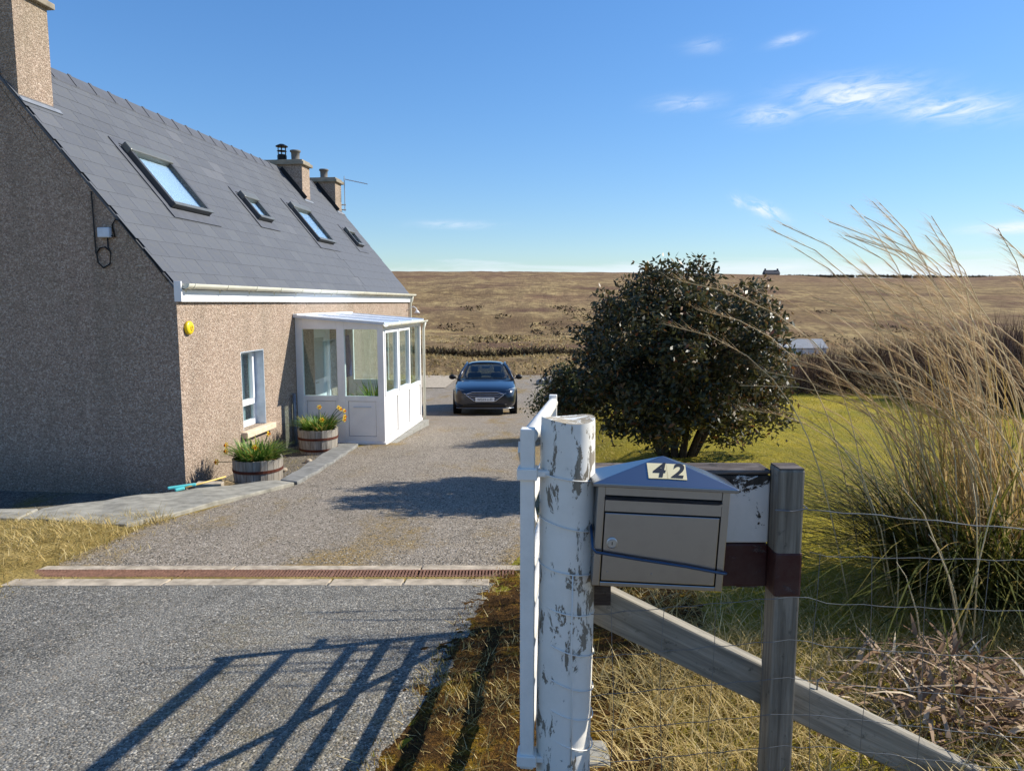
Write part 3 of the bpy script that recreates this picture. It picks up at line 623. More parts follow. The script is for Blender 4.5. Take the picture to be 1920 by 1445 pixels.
bk.prism(po + pi_, 0, .03, lambda a, b, c: (.128 + a, c, 2.772 + b)); bk.box(.045, .058, 0, .03, 2.66, 2.72)
br = bk.build('bracket', MT['gutter'], gut)
for i in range(1, 14):
    o = br.copy(); col.objects.link(o); o.location = (0, .10 + i * .88, 0)
br.location = (0, .12, 0)
dp = MB(); dp.tube([(.115, LEN - .1, 2.72), (.10, LEN - .1, 2.60), (.05, LEN - .1, 2.5), (.05, LEN - .1, -.8)], .034, 10); dp.build('downpipe', MT['gutter'], house, True)
dp = MB(); dp.tube([(.05, 3.42, .95), (.05, 3.42, 0.0)], .03, 10); dp.build('downpipe', MT['lead'], house, True)
# house window
win = MB(); f0 = -.16
for a in [(W0, W0 + .06, WZ0, WZ1), (W1 - .06, W1, WZ0, WZ1)]: win.box(f0 - .06, f0, a[0], a[1], a[2], a[3])
win.box(f0 - .06, f0, W0 + .06, W1 - .06, WZ1 - .06, WZ1); win.box(f0 - .06, f0 + .01, W0 + .06, W1 - .06, WZ0, WZ0 + .09); win.box(f0 - .06, f0 + .012, W0 + .06, W1 - .06, WZ0 + .33, WZ0 + .42)
win.box(f0 - .05, f0 + .02, W1 - .12, W1 - .06, WZ0 + .42, WZ1 - .06); win.box(f0 - .05, f0 + .02, W0 + .06, W0 + .12, WZ0 + .42, WZ1 - .06)
wf = win.build('window', MT['upvc'], house); bevel(wf, .006)
p = MB(); p.box(f0 - .035, f0 - .029, W0 + .12, W1 - .12, WZ0 + .42, WZ1 - .06); p.build('pane', MT['pane'], wf); p = MB(); p.box(f0 - .035, f0 - .029, W0 + .06, W1 - .06, WZ0 + .09, WZ0 + .33); p.build('pane', MT['pane'], wf)
p = MB(); p.box(-.14, .10, W0 - .08, W1 + .16, WZ0 - .10, WZ0 - .005); bevel(p.build('sill', MT['sill'], wf), .012)
p = MB()
for y0, y1 in ((W0 + .02, W0 + .015 + .0), ): pass
p.box(f0, -.001, W1 - .012, W1 - .002, WZ0, WZ1); p.box(f0, -.001, W0 + .002, W0 + .012, WZ0, WZ1); p.box(f0, -.001, W0 + .012, W1 - .012, WZ1 - .012, WZ1 - .002); p.build('reveal_lining', MT['greybox'], wf)
cv = []; cf = []
for i in range(41):
    y = W0 + .08 + (W1 - W0 - .16) * i / 40; xx = f0 - .14 + .02 * math.sin(i * 1.25); cv += [(xx, y, WZ0 + .05), (xx, y, WZ1 - .03)]
    if i: cf.append((2 * i - 2, 2 * i, 2 * i + 1, 2 * i - 1))
me = bpy.data.meshes.new('curtain'); me.from_pydata(cv, [], cf); link('curtain', me, MT['curtain'], wf, True)
p = MB(); p.box(-3.2, -T, W0 - .6, W0 - .58, 0, 2.3); p.box(-3.2, -T, W1 + .9, W1 + .92, 0, 2.3); p.box(-3.22, -3.2, W0 - .6, W1 + .92, 0, 2.3); p.box(-3.2, -T, W0 - .58, W1 + .9, 0, .02); p.build('room', MT['room'], house)
# inner front door, seen through the porch
dr = MB(); dr.box(-.14, -.08, D0 + .07, D1 - .07, .04, DZ - .07); door = dr.build('door', MT['upvc'], house); bevel(door, .006)
dr = MB(); dr.box(-.16, -.02, D0, D0 + .07, .03, DZ); dr.box(-.16, -.02, D1 - .07, D1, .03, DZ); dr.box(-.16, -.02, D0 + .07, D1 - .07, DZ - .07, DZ); dr.build('door_frame', MT['upvc'], door)
dr = MB(); dr.box(-.078, -.072, D0 + .22, D1 - .22, 1.05, 1.85); dr.build('door_glass', MT['curtain'], door); dr = MB(); dr.tube([(-.075, D0 + .14, 1.0), (-.03, D0 + .14, 1.0), (-.03, D0 + .26, 1.0)], .01, 8); dr.build('handle', MT['alu'], door)

# ------------------------------------------------------------------ porch
porch = empty('glazed_porch', (HX, HY, HZ), HR); tag(porch, 'white plastic glazed porch with panelled front and low pitched roof against the cottage', 'porch')
PX, P0, P1, PH0, PH1, PB = 1.60, 3.66, 6.50, 2.30, 2.185, .04
def ph(x): return PH0 + (PH1 - PH0) * x / PX - .03
pl = MB(); pl.box(.003, PX + .14, P0 - .02, P1 + .05, -.75, PB - .02); pl.build('plinth', MT['concrete'], porch)
pl = MB(); pl.box(.003, PX + .02, P0 - .02, P1 + .02, PB - .02, PB + .03); bevel(pl.build('base_rail', MT['porch'], porch), .006)
fr = MB()   # corner posts and head frames
def post(x0, x1, y0, y1): fr.prism([(x0, PB + .03), (x1, PB + .03), (x1, ph(x1)), (x0, ph(x0))], y0, y1, lambda a, b, c: (a, c, b))
for y0, y1 in ((P0, P0 + .07), (P1 - .07, P1)):
    post(.004, .13, y0, y1); post(PX - .11, PX, y0, y1); post(.755, .895, y0, y1)
    fr.prism([(.13, 2.07), (.755, 2.07), (.755, ph(.755)), (.13, ph(.13))], y0, y1, lambda a, b, c: (a, c, b)); fr.prism([(.895, 2.07), (PX - .11, 2.07), (PX - .11, ph(PX - .11)), (.895, ph(.895))], y0, y1, lambda a, b, c: (a, c, b))
n_ = 3; span = (P1 - .07 - P0 - .07) / n_
for k in range(1, n_): fr.box(PX - .07, PX, P0 + .07 + k * span - .035, P0 + .07 + k * span + .035, PB + .03, 2.10)
fr.box(PX - .07, PX, P0 + .07, P1 - .07, 2.05, ph(PX) - .0)
bevel(fr.build('frame', MT['porch'], porch), .006)
def porch_front(y0, y1, sgn):
    for x0, x1 in ((.13, .755), (.895, PX - .11)):
        a = MB(); yc = (y0 + y1) / 2
        a.box(x0, x1, y0 + .004, y1 - .004, .80, .89); a.box(x0, x1, y0 + .006, y1 - .006, PB + .03, PB + .13); a.box(x0 + .0, x0 + .045, y0 + .006, y1 - .006, PB + .13, .80); a.box(x1 - .045, x1, y0 + .006, y1 - .006, PB + .13, .80)
        o = a.build('rail', MT['porch'], porch); bevel(o, .005)
        a = MB(); a.box(x0 + .05, x1 - .05, yc - .018, yc + .018, PB + .135, .795); bevel(a.build('panel', MT['porch'], porch), .008)
        a = MB(); a.box(x0 + .045, x1 - .045, yc - .008, yc + .008, PB + .13, .80); a.build('seal', MT['gap'], porch)
        a = MB(); a.box(x0, x1, yc - .004, yc + .004, .89, 2.07); a.build('pane', MT['pane'], porch)
porch_front(P0, P0 + .07, 1); porch_front(P1 - .07, P1, -1)
a = MB(); a.tube([(1.04, P0 - .012, .70), (1.36, P0 - .012, .70)], .009, 8); a.box(1.05, 1.065, P0 - .012, P0 + .02, .692, .708); a.box(1.335, 1.35, P0 - .012, P0 + .02, .692, .708); a.build('letter_flap', MT['greybox'], porch)
for k in range(n_):
    y0 = P0 + .07 + k * span + (.035 if k else 0); y1 = P0 + .07 + (k + 1) * span - (.035 if k < n_ - 1 else 0)
    a = MB(); a.box(PX - .066, PX - .004, y0, y1, .80, .88); bevel(a.build('rail', MT['porch'], porch), .005); a = MB(); a.box(PX - .064, PX - .006, y0, y1, PB + .03, PB + .10); bevel(a.build('rail', MT['porch'], porch), .005)
    a = MB(); a.box(PX - .045, PX - .02, y0 + .012, y1 - .012, PB + .108, .792); bevel(a.build('panel', MT['porch'], porch), .008); a = MB(); a.box(PX - .036, PX - .028, y0, y1, PB + .10, .80); a.build('seal', MT['gap'], porch)
    a = MB(); a.box(PX - .036, PX - .030, y0, y1, .88, 2.05); a.build('pane', MT['pane'], porch)
    if k < 2:
        a = MB(); a.box(PX - .06, PX + .012, y0 + .004, y0 + .05, .884, 2.045); a.box(PX - .06, PX + .012, y1 - .05, y1 - .004, .884, 2.045); a.box(PX - .06, PX + .012, y0 + .05, y1 - .05, .884, .93); a.box(PX - .06, PX + .012, y0 + .05, y1 - .05, 2.0, 2.045); bevel(a.build('casement', MT['upvc'], porch), .005)
a = MB(); a.prism([(.004, PH0 - .028), (PX + .05, PH1 - .034), (PX + .05, PH1 - .002), (.004, PH0 + .008)], P0 - .07, P1 + .07, lambda q, b_, c: (q, c, b_)); prf = a.build('roof', MT['porchroof'], porch)
for k in range(4):
    y = P0 - .06 + k * (P1 - P0 + .12) / 3; a = MB(); a.bar((.01, y, PH0 + .014), (PX + .05, y, PH1 + .004), .045, .014); a.build('glazing_bar', MT['upvc'], prf)
a = MB(); a.box(.004, .09, P0 - .08, P1 + .08, PH0 + .006, PH0 + .04); bevel(a.build('wall_flashing', MT['upvc'], prf), .01)
a = MB(); a.prism([(x * .8, z * .8) for x, z in prof + prof2], P0 - .10, P1 + .12, lambda q, b_, c: (PX + .085 + q, c, PH1 - .02 + b_)); pg = a.build('gutter', MT['gutter'], porch)
for k in range(5):
    o = MB(); o.prism([(x * .8, z * .8) for x, z in po + pi_], 0, .025, lambda q, b_, c: (PX + .085 + q, c, PH1 - .02 + b_)); oo = o.build('bracket', MT['upvc'], pg); oo.location = (0, P0 + .1 + k * .65, 0)
a = MB(); a.tube([(PX + .085, P1 + .05, PH1 - .06), (PX + .05, P1 + .05, PH1 - .2), (PX + .05, P1 + .05, PB - .4)], .03, 10); a.build('downpipe', MT['gutter'], porch, True)

# ------------------------------------------------------------------ small things on the house
def house_pt(x, y, z): return house_M @ Vector((x, y, z))
house_M = Matrix.Translation((HX, HY, HZ)) @ Matrix.Rotation(HR, 4, 'Z')
def on_house(name, x, y, z): 
    p = house_pt(x, y, z); return empty(name, p, HR)
al = on_house('alarm_bell_box', 0.0, .22, 2.21); tag(al, 'round yellow alarm bell box near the top of the sunlit wall corner', 'alarm box')
a = MB(); M = Matrix.Rotation(R(90), 4, 'Y')
pr = [(.07, 0), (.088, .008), (.088, .035), (.078, .048), (.045, .053), (.004, .054)]
a.lathe(pr, 28); a.v = [tuple(M @ Vector(q)) for q in a.v]; a.build('cover', MT['yellow'], al, True)
a = MB(); a.tube([(.053, .02 * math.sin(t) + .008, .034 * math.cos(t)) for t in np.linspace(.5, 2 * math.pi - .9, 16)], .007, 6); a.tube([(.053, -.006, .0), (.053, .02, .0)], .006, 6); a.build('printed_mark', MT['yellow2'], al)
jb = on_house('junction_box', -.88, 0, 3.40); tag(jb, 'small pale grey junction box with looped black cable on the shaded gable', 'junction box')
a = MB(); a.box(-.085, .075, -.07, -.003, -.055, .07); bevel(a.build('box', MT['greybox'], jb), .012)
a = MB(); a.tube([(.02, -.02, -.05), (.02, -.02, -.17), (.05, -.02, -.25), (.03, -.02, -.38), (-.06, -.02, -.43), (-.13, -.02, -.36), (-.14, -.02, -.24), (-.09, -.02, -.18), (-.02, -.02, -.17), (.04, -.02, -.22)], .010, 6)
a.build('cable_loop', MT['black'], jb, True)
a = MB(); a.tube([(-.15, -.02, -.25), (-.155, -.02, .2), (-.16, -.02, .52)], .009, 6); a.build('cable_up', MT['black'], jb)
a = MB(); a.tube([(.075, -.02, -.03), (.12, -.02, -.05), (.09, -.02, .10), (.14, -.02, .17), (.2, -.02, .15), (.36, -.02, -.05), (.62, -.02, -.36), (.80, -.02, -.6)], .010, 6); a.build('cable_along_verge', MT['black'], jb, True)
ae = on_house('tv_aerial', -1.87, 12.0, 5.15); tag(ae, 'thin television aerial on a mast beside the farthest chimney', 'aerial')
a = MB(); a.tube([(0, 0, 0), (0, 0, .98)], .015, 8); a.build('mast', MT['alu'], ae)
a = MB(); a.tube([(-.02, 0, .90), (.62, .2, .78)], .011, 6); bo = a.build('boom', MT['alu'], ae)
for k in range(9):
    q = Vector((-.02, 0, .90)).lerp(Vector((.62, .2, .78)), .12 + k * .105); a = MB(); a.tube([q + Vector((.02, -.13, 0)), q + Vector((-.02, .13, 0))], .005, 5); a.build('element', MT['alu'], bo)
a = MB(); a.box(-.12, .03, -.01, .01, .16, .19); a.box(-.12, .03, -.01, .01, .02, .05); a.build('bracket', MT['alu'], ae)
lp = on_house('wall_lamp', .0, 11.62, 2.30); tag(lp, 'small white swan neck lamp at the far end of the sunlit wall', 'wall lamp')
a = MB(); a.tube([(0, 0, 0), (.10, 0, .10), (.20, 0, .12), (.28, 0, .06), (.29, 0, 0)], .012, 8); a.build('arm', MT['upvc'], lp, True)
a = MB(); a.lathe([(.02, .02), (.04, 0), (.09, -.06), (.085, -.06), (.03, -.01)], 16, (.29, 0, 0)); a.build('shade', MT['upvc'], lp, True)

# ------------------------------------------------------------------ blades, leaves
def blades(pos, length, width, lean, droop, tint, seg=3, az=None):
    """pos (n,3); arrays -> curved tapering strips; returns V, F (tris), T"""
    n = len(pos); az = rng.uniform(0, 2 * np.pi, n) if az is None else az
    dx, dy = np.cos(az), np.sin(az); side = np.stack([-dy, dx, np.zeros(n)], 1)
    V = []; T = []
    for k in range(seg + 1):
        t = k / seg; hz = length * (lean * t + droop * t * t); up = length * (t * np.sqrt(np.clip(1 - lean ** 2, .05, 1)) - droop * .75 * t * t)
        c = pos + np.stack([dx * hz, dy * hz, up], 1); wv = (width * (1 - t) ** .7 * .5)[:, None] * side
        if k < seg: V += [c - wv, c + wv]; T += [tint, tint]
        else: V += [c]; T += [tint]
    m = 2 * seg + 1; A = np.stack(V, 1).reshape(-1, 3); TT = np.stack(T, 1).ravel(); b = (np.arange(n) * m)[:, None]; F = []
    for k in range(seg - 1): F += [b + np.array([[2 * k, 2 * k + 1, 2 * k + 3]]), b + np.array([[2 * k, 2 * k + 3, 2 * k + 2]])]
    F += [b + np.array([[2 * seg - 2, 2 * seg - 1, 2 * seg]])]
    return A, np.concatenate(F), TT
def blades_obj(name, args, mat, parent=None, kind='stuff', seg=3, az=None):
    V, F, T_ = blades(*args, seg=seg, az=az); o = link(name, np_mesh(name, V, F, T_), mat, parent)
    if kind: tag(o, kind=kind)
    return o
def scatter(n, x0, x1, y0, y1, ok, dens=None):
    x = rng.uniform(x0, x1, n); y = rng.uniform(y0, y1, n); k = ok(x, y)
    if dens is not None: k &= rng.random(n) < dens(x, y)
    x, y = x[k], y[k]; return np.stack([x, y, ground(x, y)], 1)
def U(n, a, b): return rng.uniform(a, b, n)
MT['straw'] = tint_leaf('straw_grass', [(0.0, '#6a6230'), (0.3, '#97874a'), (0.55, '#bba263'), (0.8, '#d3ba7c'), (1.0, '#e6d49f')], .35)
MT['lawnblade'] = tint_leaf('lawn_grass', [(0.0, '#6d6a22'), (0.35, '#a0932c'), (0.6, '#b8a136'), (0.85, '#c6ab50'), (1.0, '#d4bc74')], .35)
MT['mossy'] = tint_leaf('moss_fronds', [(0.0, '#33271b'), (0.4, '#5a4128'), (0.65, '#7d5a2a'), (0.85, '#a3812c'), (1.0, '#9c9444')], .15, .9, .05)
# ------------------------------------------------------------------ gate, post, fence, letterbox (foreground)
GP = (.168, 2.155); gzp = gz(*GP)
gp = empty('gate_post', (GP[0], GP[1], gzp)); tag(gp, 'thick round gate post with flaking white paint and wire turns', 'gate post')
a = MB(); hh = -.345 - gzp
rad = lambda z, j: .0815 + .0022 * math.sin(j * 1.9 + z * 3) + .0018 * math.sin(j * 3.1 - z * 7) + .004 * (1 - z / hh)
n = 40; zs = list(np.linspace(-.25, hh, 34)); V = []; F = []
for i, z in enumerate(zs):
    ox = .008 * z / hh - .006
    for j in range(n):
        t = 2 * math.pi * j / n; r = rad(z, t) * (.985 if i == len(zs) - 1 else 1); V.append((ox + r * math.cos(t), r * math.sin(t), z + (0.006 * math.sin(t * 2 + 1) if i == len(zs) - 1 else 0)))
for i in range(len(zs) - 1):
    for j in range(n): F.append((i * n + j, i * n + (j + 1) % n, (i + 1) * n + (j + 1) % n, (i + 1) * n + j))
a._add(V, F); a.build('shaft', MT['postpaint'], gp, True)
a = MB(); a._add([V[(len(zs) - 1) * n + j] for j in range(n)] + [(.002, 0, hh - .004)], [(j, (j + 1) % n, n) for j in range(n)]); a.build('sawn_top', peel_mat('worn_post_top', '#e3e1d8', ('#7d7262', '#b3a892'), .47, 18, (1, 1, 1), .3), gp)
for k, (z, tl) in enumerate([(-.515, .012), (-.662, .02), (-.80, .014), (-.925, .018), (-1.045, .03), (-1.155, .034), (-1.25, .03), (-1.345, .036)]):
    a = MB(); r = .0855
    a.tube([(r * math.cos(t) + .0, r * math.sin(t), z - gzp - tl * math.cos(t)) for t in np.linspace(0, 2 * math.pi, 33)], .0021, 5, False); a.build('wire_turn', MT['gatewhite'], gp, True)
a = MB(); a.tube([(.012, -.0855, -.80 - gzp), (.010, -.086, -1.0 - gzp), (.014, -.086, -1.2 - gzp), (.012, -.086, -1.4 - gzp)], .002, 5); a.build('wire_stay', MT['gatewhite'], gp, True)
a = MB(); a.box(.03, .17, .12, .27, -.12, .02); bevel(a.build('footing', MT['concrete'], gp), .02)
# gate, folded open along the drive
GA = Vector((.047, 2.125)); GB = Vector((.211, 3.70)); gl = (GB - GA).length; ga = math.atan2(GB.y - GA.y, GB.x - GA.x)
gate = empty('field_gate', (GA.x, GA.y, gz(GA.x, GA.y)), ga); tag(gate, 'white painted seven bar metal field gate standing open beside the post', 'gate')
g0 = gate.location.z; TH = -.37 - g0; drop = -.0715
def gpnt(s, h, off=0.0): return (s, off, h + drop * s)
a = MB(); a.box(-.021, .021, -.021, .021, .115, TH); bevel(a.build('hinge_stile', MT['gatewhite'], gate), .004)
a = MB(); a.box(gl - .02, gl + .02, -.02, .02, .20 + drop * gl, TH + drop * gl + .012); bevel(a.build('end_stile', MT['gatewhite'], gate), .004)
for k, h in enumerate([0, .205, .425, .545, .675, .805, .945]):
    a = MB(); r = .026 if k == 0 else .0185; a.tube([gpnt(.018, TH - .03 - h), gpnt(gl - .015, TH - .03 - h)], r, 12); a.build('rail', MT['gatewhite'], gate, True)
a = MB(); a.bar(gpnt(.02, TH - .06, .026), gpnt(gl - .02, TH - .93, .026), .010, .036); a.build('brace', MT['gatewhite'], gate)
a = MB(); a.box(gl + .02, gl + .13, -.008, .008, TH + drop * gl - .34, TH + drop * gl - .31); a.tube([(gl + .06, -.01, TH + drop * gl - .325), (gl + .06, -.05, TH + drop * gl - .325), (gl + .06, -.05, TH + drop * gl - .26)], .008, 6); a.build('latch', MT['gatewhite'], gate)
for z in (TH - .135, .145):
    a = MB(); a.box(-.030, .030, -.03, .03, z - .018, z + .018); a.tube([(-.0, -.0, z - .035), (0, 0, z + .07)], .012, 10); a.box(-.016, .016, -.11, -.028, z - .010, z + .010); bevel(a.build('hinge', MT['gatewhite'], gate), .004)
# sign board and its post
ZB = gz(.83, 2.15)
bp = empty('fence_post', (.832, 2.15, ZB)); tag(bp, 'square weathered grey fence post with maroon painted band beside the letterbox', 'fence post')
a = MB(); a.box(-.039, .039, -.044, .044, -.3, -.492 - ZB); bevel(a.build('shaft', MT['greywood'], bp), .008)
a = MB(); a.box(-.0412, .0412, -.0462, .0462, -.885 - ZB, -.745 - ZB); bevel(a.build('painted_band', MT['maroon'], bp), .008)
a = MB(); a.box(-.0355, .0355, -.0405, .0405, -.495 - ZB, -.4895 - ZB); a.build('mossy_top', MT['mosswood'], bp)
a = MB(); a.tube([(-.05, -.052, -.612 - ZB), (0, -.055, -.615 - ZB), (.045, -.053, -.607 - ZB), (.047, .05, -.607 - ZB)], .0022, 6); a.build('wire_wrap', MT['wire'], bp)
sb = empty('painted_board', (.515, 2.22, -.90)); tag(sb, 'horizontal plank board half white half maroon behind the letterbox', 'board')
a = MB(); a.box(-.265, .2765, -.048, .0, .162, .375); bevel(a.build('white_plank', MT['signwhite'], sb), .006)
a = MB(); a.box(-.265, .2765, -.049, .0, .022, .160); bevel(a.build('maroon_plank', MT['maroon'], sb), .006)
a = MB(); a.box(-.268, .2768, -.050, .052, .377, .394); bevel(a.build('top_plank', MT['mosswood'], sb), .008)
a = MB(); a.box(-.265, -.20, .002, .05, -.06, .375); a.build('batten', MT['mosswood'], sb); a = MB(); a.box(.20, .266, .002, .05, -.0, .375); a.build('batten', MT['mosswood'], sb)
# letterbox (local: x right, y away, z up; hangs 3 degrees out of true)
mb = empty('letterbox', (.4265, 2.11, -.836)); mb.rotation_euler = (0, R(2.9), 0); tag(mb, 'stainless steel letterbox with pointed lid numbered 42', 'letterbox')
BW, BH, BD = .192, .305, .058
a = MB(); a.box(-BW, BW, -BD + .014, BD, 0, BH); a.box(-BW, -BW + .022, -BD, -BD + .014, .0, BH); a.box(BW - .022, BW, -BD, -BD + .014, .0, BH); a.box(-BW + .022, BW - .022, -BD, -BD + .014, 0, .014); bevel(a.build('body', MT['steel'], mb), .0025)
a = MB(); a.box(-BW + .025, BW - .026, -BD - .002, -BD + .012, .018, .222); dr_ = a.build('door', MT['steel'], mb); bevel(dr_, .002)
a = MB(); a.box(-BW + .023, BW - .023, -BD - .001, -BD + .012, .227, .262); a.box(-BW + .023, BW - .023, -BD + .004, -BD + .013, .274, BH - .002); a.prism([(-BD - .001, .262), (-BD - .011, .259), (-BD - .011, .2625), (-BD + .004, .270), (-BD + .004, .262)], -BW + .023, BW - .023, lambda p_, q_, c: (c, p_, q_)); a.build('slot_flap', MT['steel'], mb)
a = MB(); a.box(-BW + .021, BW - .021, -BD + .0135, -BD + .016, .012, .300); a.build('shadow_gap', MT['black'], mb)
Mx = Matrix.Translation((-.142, -BD - .002, .133)) @ Matrix.Rotation(R(90), 4, 'X')
a = MB(); a.lathe([(.0165, 0), (.0165, .003), (.0135, .004), (.0135, .002), (.010, .002), (.010, .005), (.0005, .005)], 24); a.v = [tuple(Mx @ Vector(q)) for q in a.v]; lk = a.build('lock', MT['alu'], dr_, False)
a = MB(); a.box(-.0012, .0012, -.005, .005, .0045, .0056); a.v = [tuple(Mx @ Vector(q)) for q in a.v]; a.build('keyhole', MT['black'], dr_)
for x in (-.15, -.02):
    a = MB(); a.lathe([(.0028, 0), (.002, .002), (.0002, .0025)], 10); Mr = Matrix.Translation((x, -BD - .002, .045)) @ Matrix.Rotation(R(90), 4, 'X'); a.v = [tuple(Mr @ Vector(q)) for q in a.v]; a.build('rivet', MT['steel'], dr_)
ex, ey, ez = .209, .082, .072
a = MB(); e0 = BH - .002
a._add([(-ex, -ey, e0), (ex, -ey, e0), (ex, ey, e0), (-ex, ey, e0), (-ex, -ey, e0 + .011), (ex, -ey, e0 + .011), (ex, ey, e0 + .011), (-ex, ey, e0 + .011), (0, 0, e0 + .011 + ez)],
       [(0, 1, 2, 3), (0, 4, 5, 1), (1, 5, 6, 2), (2, 6, 7, 3), (3, 7, 4, 0), (4, 8, 5), (5, 8, 6), (6, 8, 7), (7, 8, 4)]); lid = a.build('lid', MT['steelroof'], mb); bevel(lid, .002)
fa = math.atan2(ez, ey); Mf = Matrix.Translation((0, -ey, e0 + .011)) @ Matrix.Rotation(fa, 4, 'X')
for ch_, x0, rz in (('4', -.0215, R(1)), ('2', .0335, R(-1))):
    M = Mf @ Matrix.Translation((x0, .052, .0008)) @ Matrix.Rotation(rz, 4, 'Z')
    a = MB(); a.box(-.0285, .0285, -.027, .027, 0, .0016, M); tl = a.build('number_tile', MT['tile'], lid)
    text_mesh(ch_, .070, MT['ink'], lid, 'numeral', M @ Matrix.Translation((0, 0, .0018)), .30, .0005, .0020)
a = MB(); y_ = -BD - .010
a.tube([(-BW - .006, .03, .175), (-BW - .008, -BD + .01, .145), (-BW - .007, y_, .118), (-BW + .004, y_ - .003, .106), (-.06, y_ - .004, .091), (.08, y_ - .004, .076), (BW - .004, y_ - .002, .060), (BW + .006, y_ + .008, .057), (BW + .006, .02, .045)], .0042, 8); a.build('cord', MT['bluerod'], mb, True)
# strut and stock wire
st = empty('fence_strut', (.25, 2.26, -.95)); tag(st, 'silver grey timber strut sloping down behind the square fence post', 'fence strut')
a = MB(); a.box(0, 1.82, -.0325, .0325, -.061, .061); tm_ = a.build('timber', MT['strut'], st); bevel(tm_, .007); tm_.rotation_euler = (0, R(26.3), R(-1.7))
a = MB(); a.tube([(.74, -.032, -.30), (.74, -.034, -.265), (.755, -.034, -.255), (.765, -.032, -.265)], .003, 6); a.build('staple', MT['wire'], st)
wf_ = empty('wire_fence', (1.2, 2.0, gz(1.2, 2.0))); tag(wf_, 'galvanised stock wire mesh strung right from the gate post', 'wire fence'); wo = wf_.location
def fy(x): return float(np.interp(x, [.2, .83, 1.43, 2.6], [2.06, 2.085, 1.99, 1.82]))
def wline(name, x0, x1, zf, r=.0013):
    a = MB(); xs_ = np.arange(x0, x1 + 1e-6, .05)
    a.tube([(x - wo.x, fy(x) - wo.y, zf(x) + .0025 * math.sin(x * 42 + zf(x) * 90) - wo.z) for x in xs_], r, 5); a.build(name, MT['wire'], wf_, True)
wline('top_wire', .87, 2.6, lambda x: -.607 - .03 * smooth((x - .85) / .7), .0017)
rows = [-.734, -.875, -1.01, -1.13, -1.245, -1.35, -1.44, -1.52]
for k, z in enumerate(rows): wline('line_wire', .88 if k == 0 else .235, 2.6, lambda x, z=z: z - .045 * float(np.clip((.83 - x) / .6, 0, 1)) + .012 * math.sin(x * 3 + z * 5) * (x > .9), .0011)
for i, x in enumerate(np.arange(.30, 2.55, .151)):
    a = MB(); top = rows[0] if x > .9 else -.90
    zs_ = [top] + [z for z in rows if z < top - .02]
    a.tube([(x + .006 * math.sin(i * 2.1 + z * 9) - wo.x, fy(x) - .002 - wo.y, z - wo.z) for z in zs_], .0010, 5); a.build('stay_wire', MT['wire'], wf_)
    for z in zs_[1:5]: pass

# ------------------------------------------------------------------ barrels, tools and rubble by the wall
def barrel(loc, label, seed):
    rr = random.Random(seed); e = empty('barrel_planter', loc); tag(e, label, 'planter', 'half barrel planters by the sunlit wall'); n_ = 22; H = .40
    pr_ = lambda z: .285 + .045 * math.sin(min(1, z / H * .62 + .18) * math.pi * .62)
    for k in range(n_):
        t0, t1 = 2 * math.pi * (k + .03) / n_, 2 * math.pi * (k + .97) / n_; tm = (t0 + t1) / 2; V = []; dz_ = rr.uniform(-.008, .008)
        for z in (0, .13, .26, H + dz_):
            for r_ in (pr_(z) - .025, pr_(z) + rr.uniform(-.001, .001)):
                for t in (t0, t1): V.append((r_ * math.cos(t), r_ * math.sin(t), z))
        F = []
        for i in range(3):
            b = 4 * i; F += [(b + 2, b + 3, b + 7, b + 6), (b, b + 4, b + 5, b + 1), (b, b + 2, b + 6, b + 4), (b + 1, b + 5, b + 7, b + 3)]
        F += [(0, 1, 3, 2), (12, 14, 15, 13)]
        m_ = MB(); m_._add(V, F); m_.build('stave', MT['barrel'], e)
    for z in (.045, .235):
        m_ = MB(); r0 = pr_(z); r1 = pr_(z + .04); m_.lathe([(r0 + .001, z), (r0 + .006, z), (r1 + .006, z + .04), (r1 + .001, z + .04)], 36, caps=False); m_.build('hoop', MT['hoop'], e)
    m_ = MB(); m_.lathe([(.001, H - .055), (.15, H - .04), (pr_(H) - .024, H - .05)], 24, caps=False); m_.build('soil', MT['soil'], e)
    return e
MT['daffleaf'] = tint_leaf('daffodil_leaf', [(0.0, '#3c5a22'), (0.4, '#567a2c'), (0.7, '#7c9a44'), (0.88, '#a4a858'), (1.0, '#b98f4c')], .3, .45)
MT['petal'] = Mat('daffodil_petal'); MT['petal'] = MT['petal'].leafy(lin('#f2cf2a'), .35, .5)
MT['trumpet'] = Mat('daffodil_trumpet'); MT['trumpet'] = MT['trumpet'].leafy(lin('#e79a1c'), .3, .5)
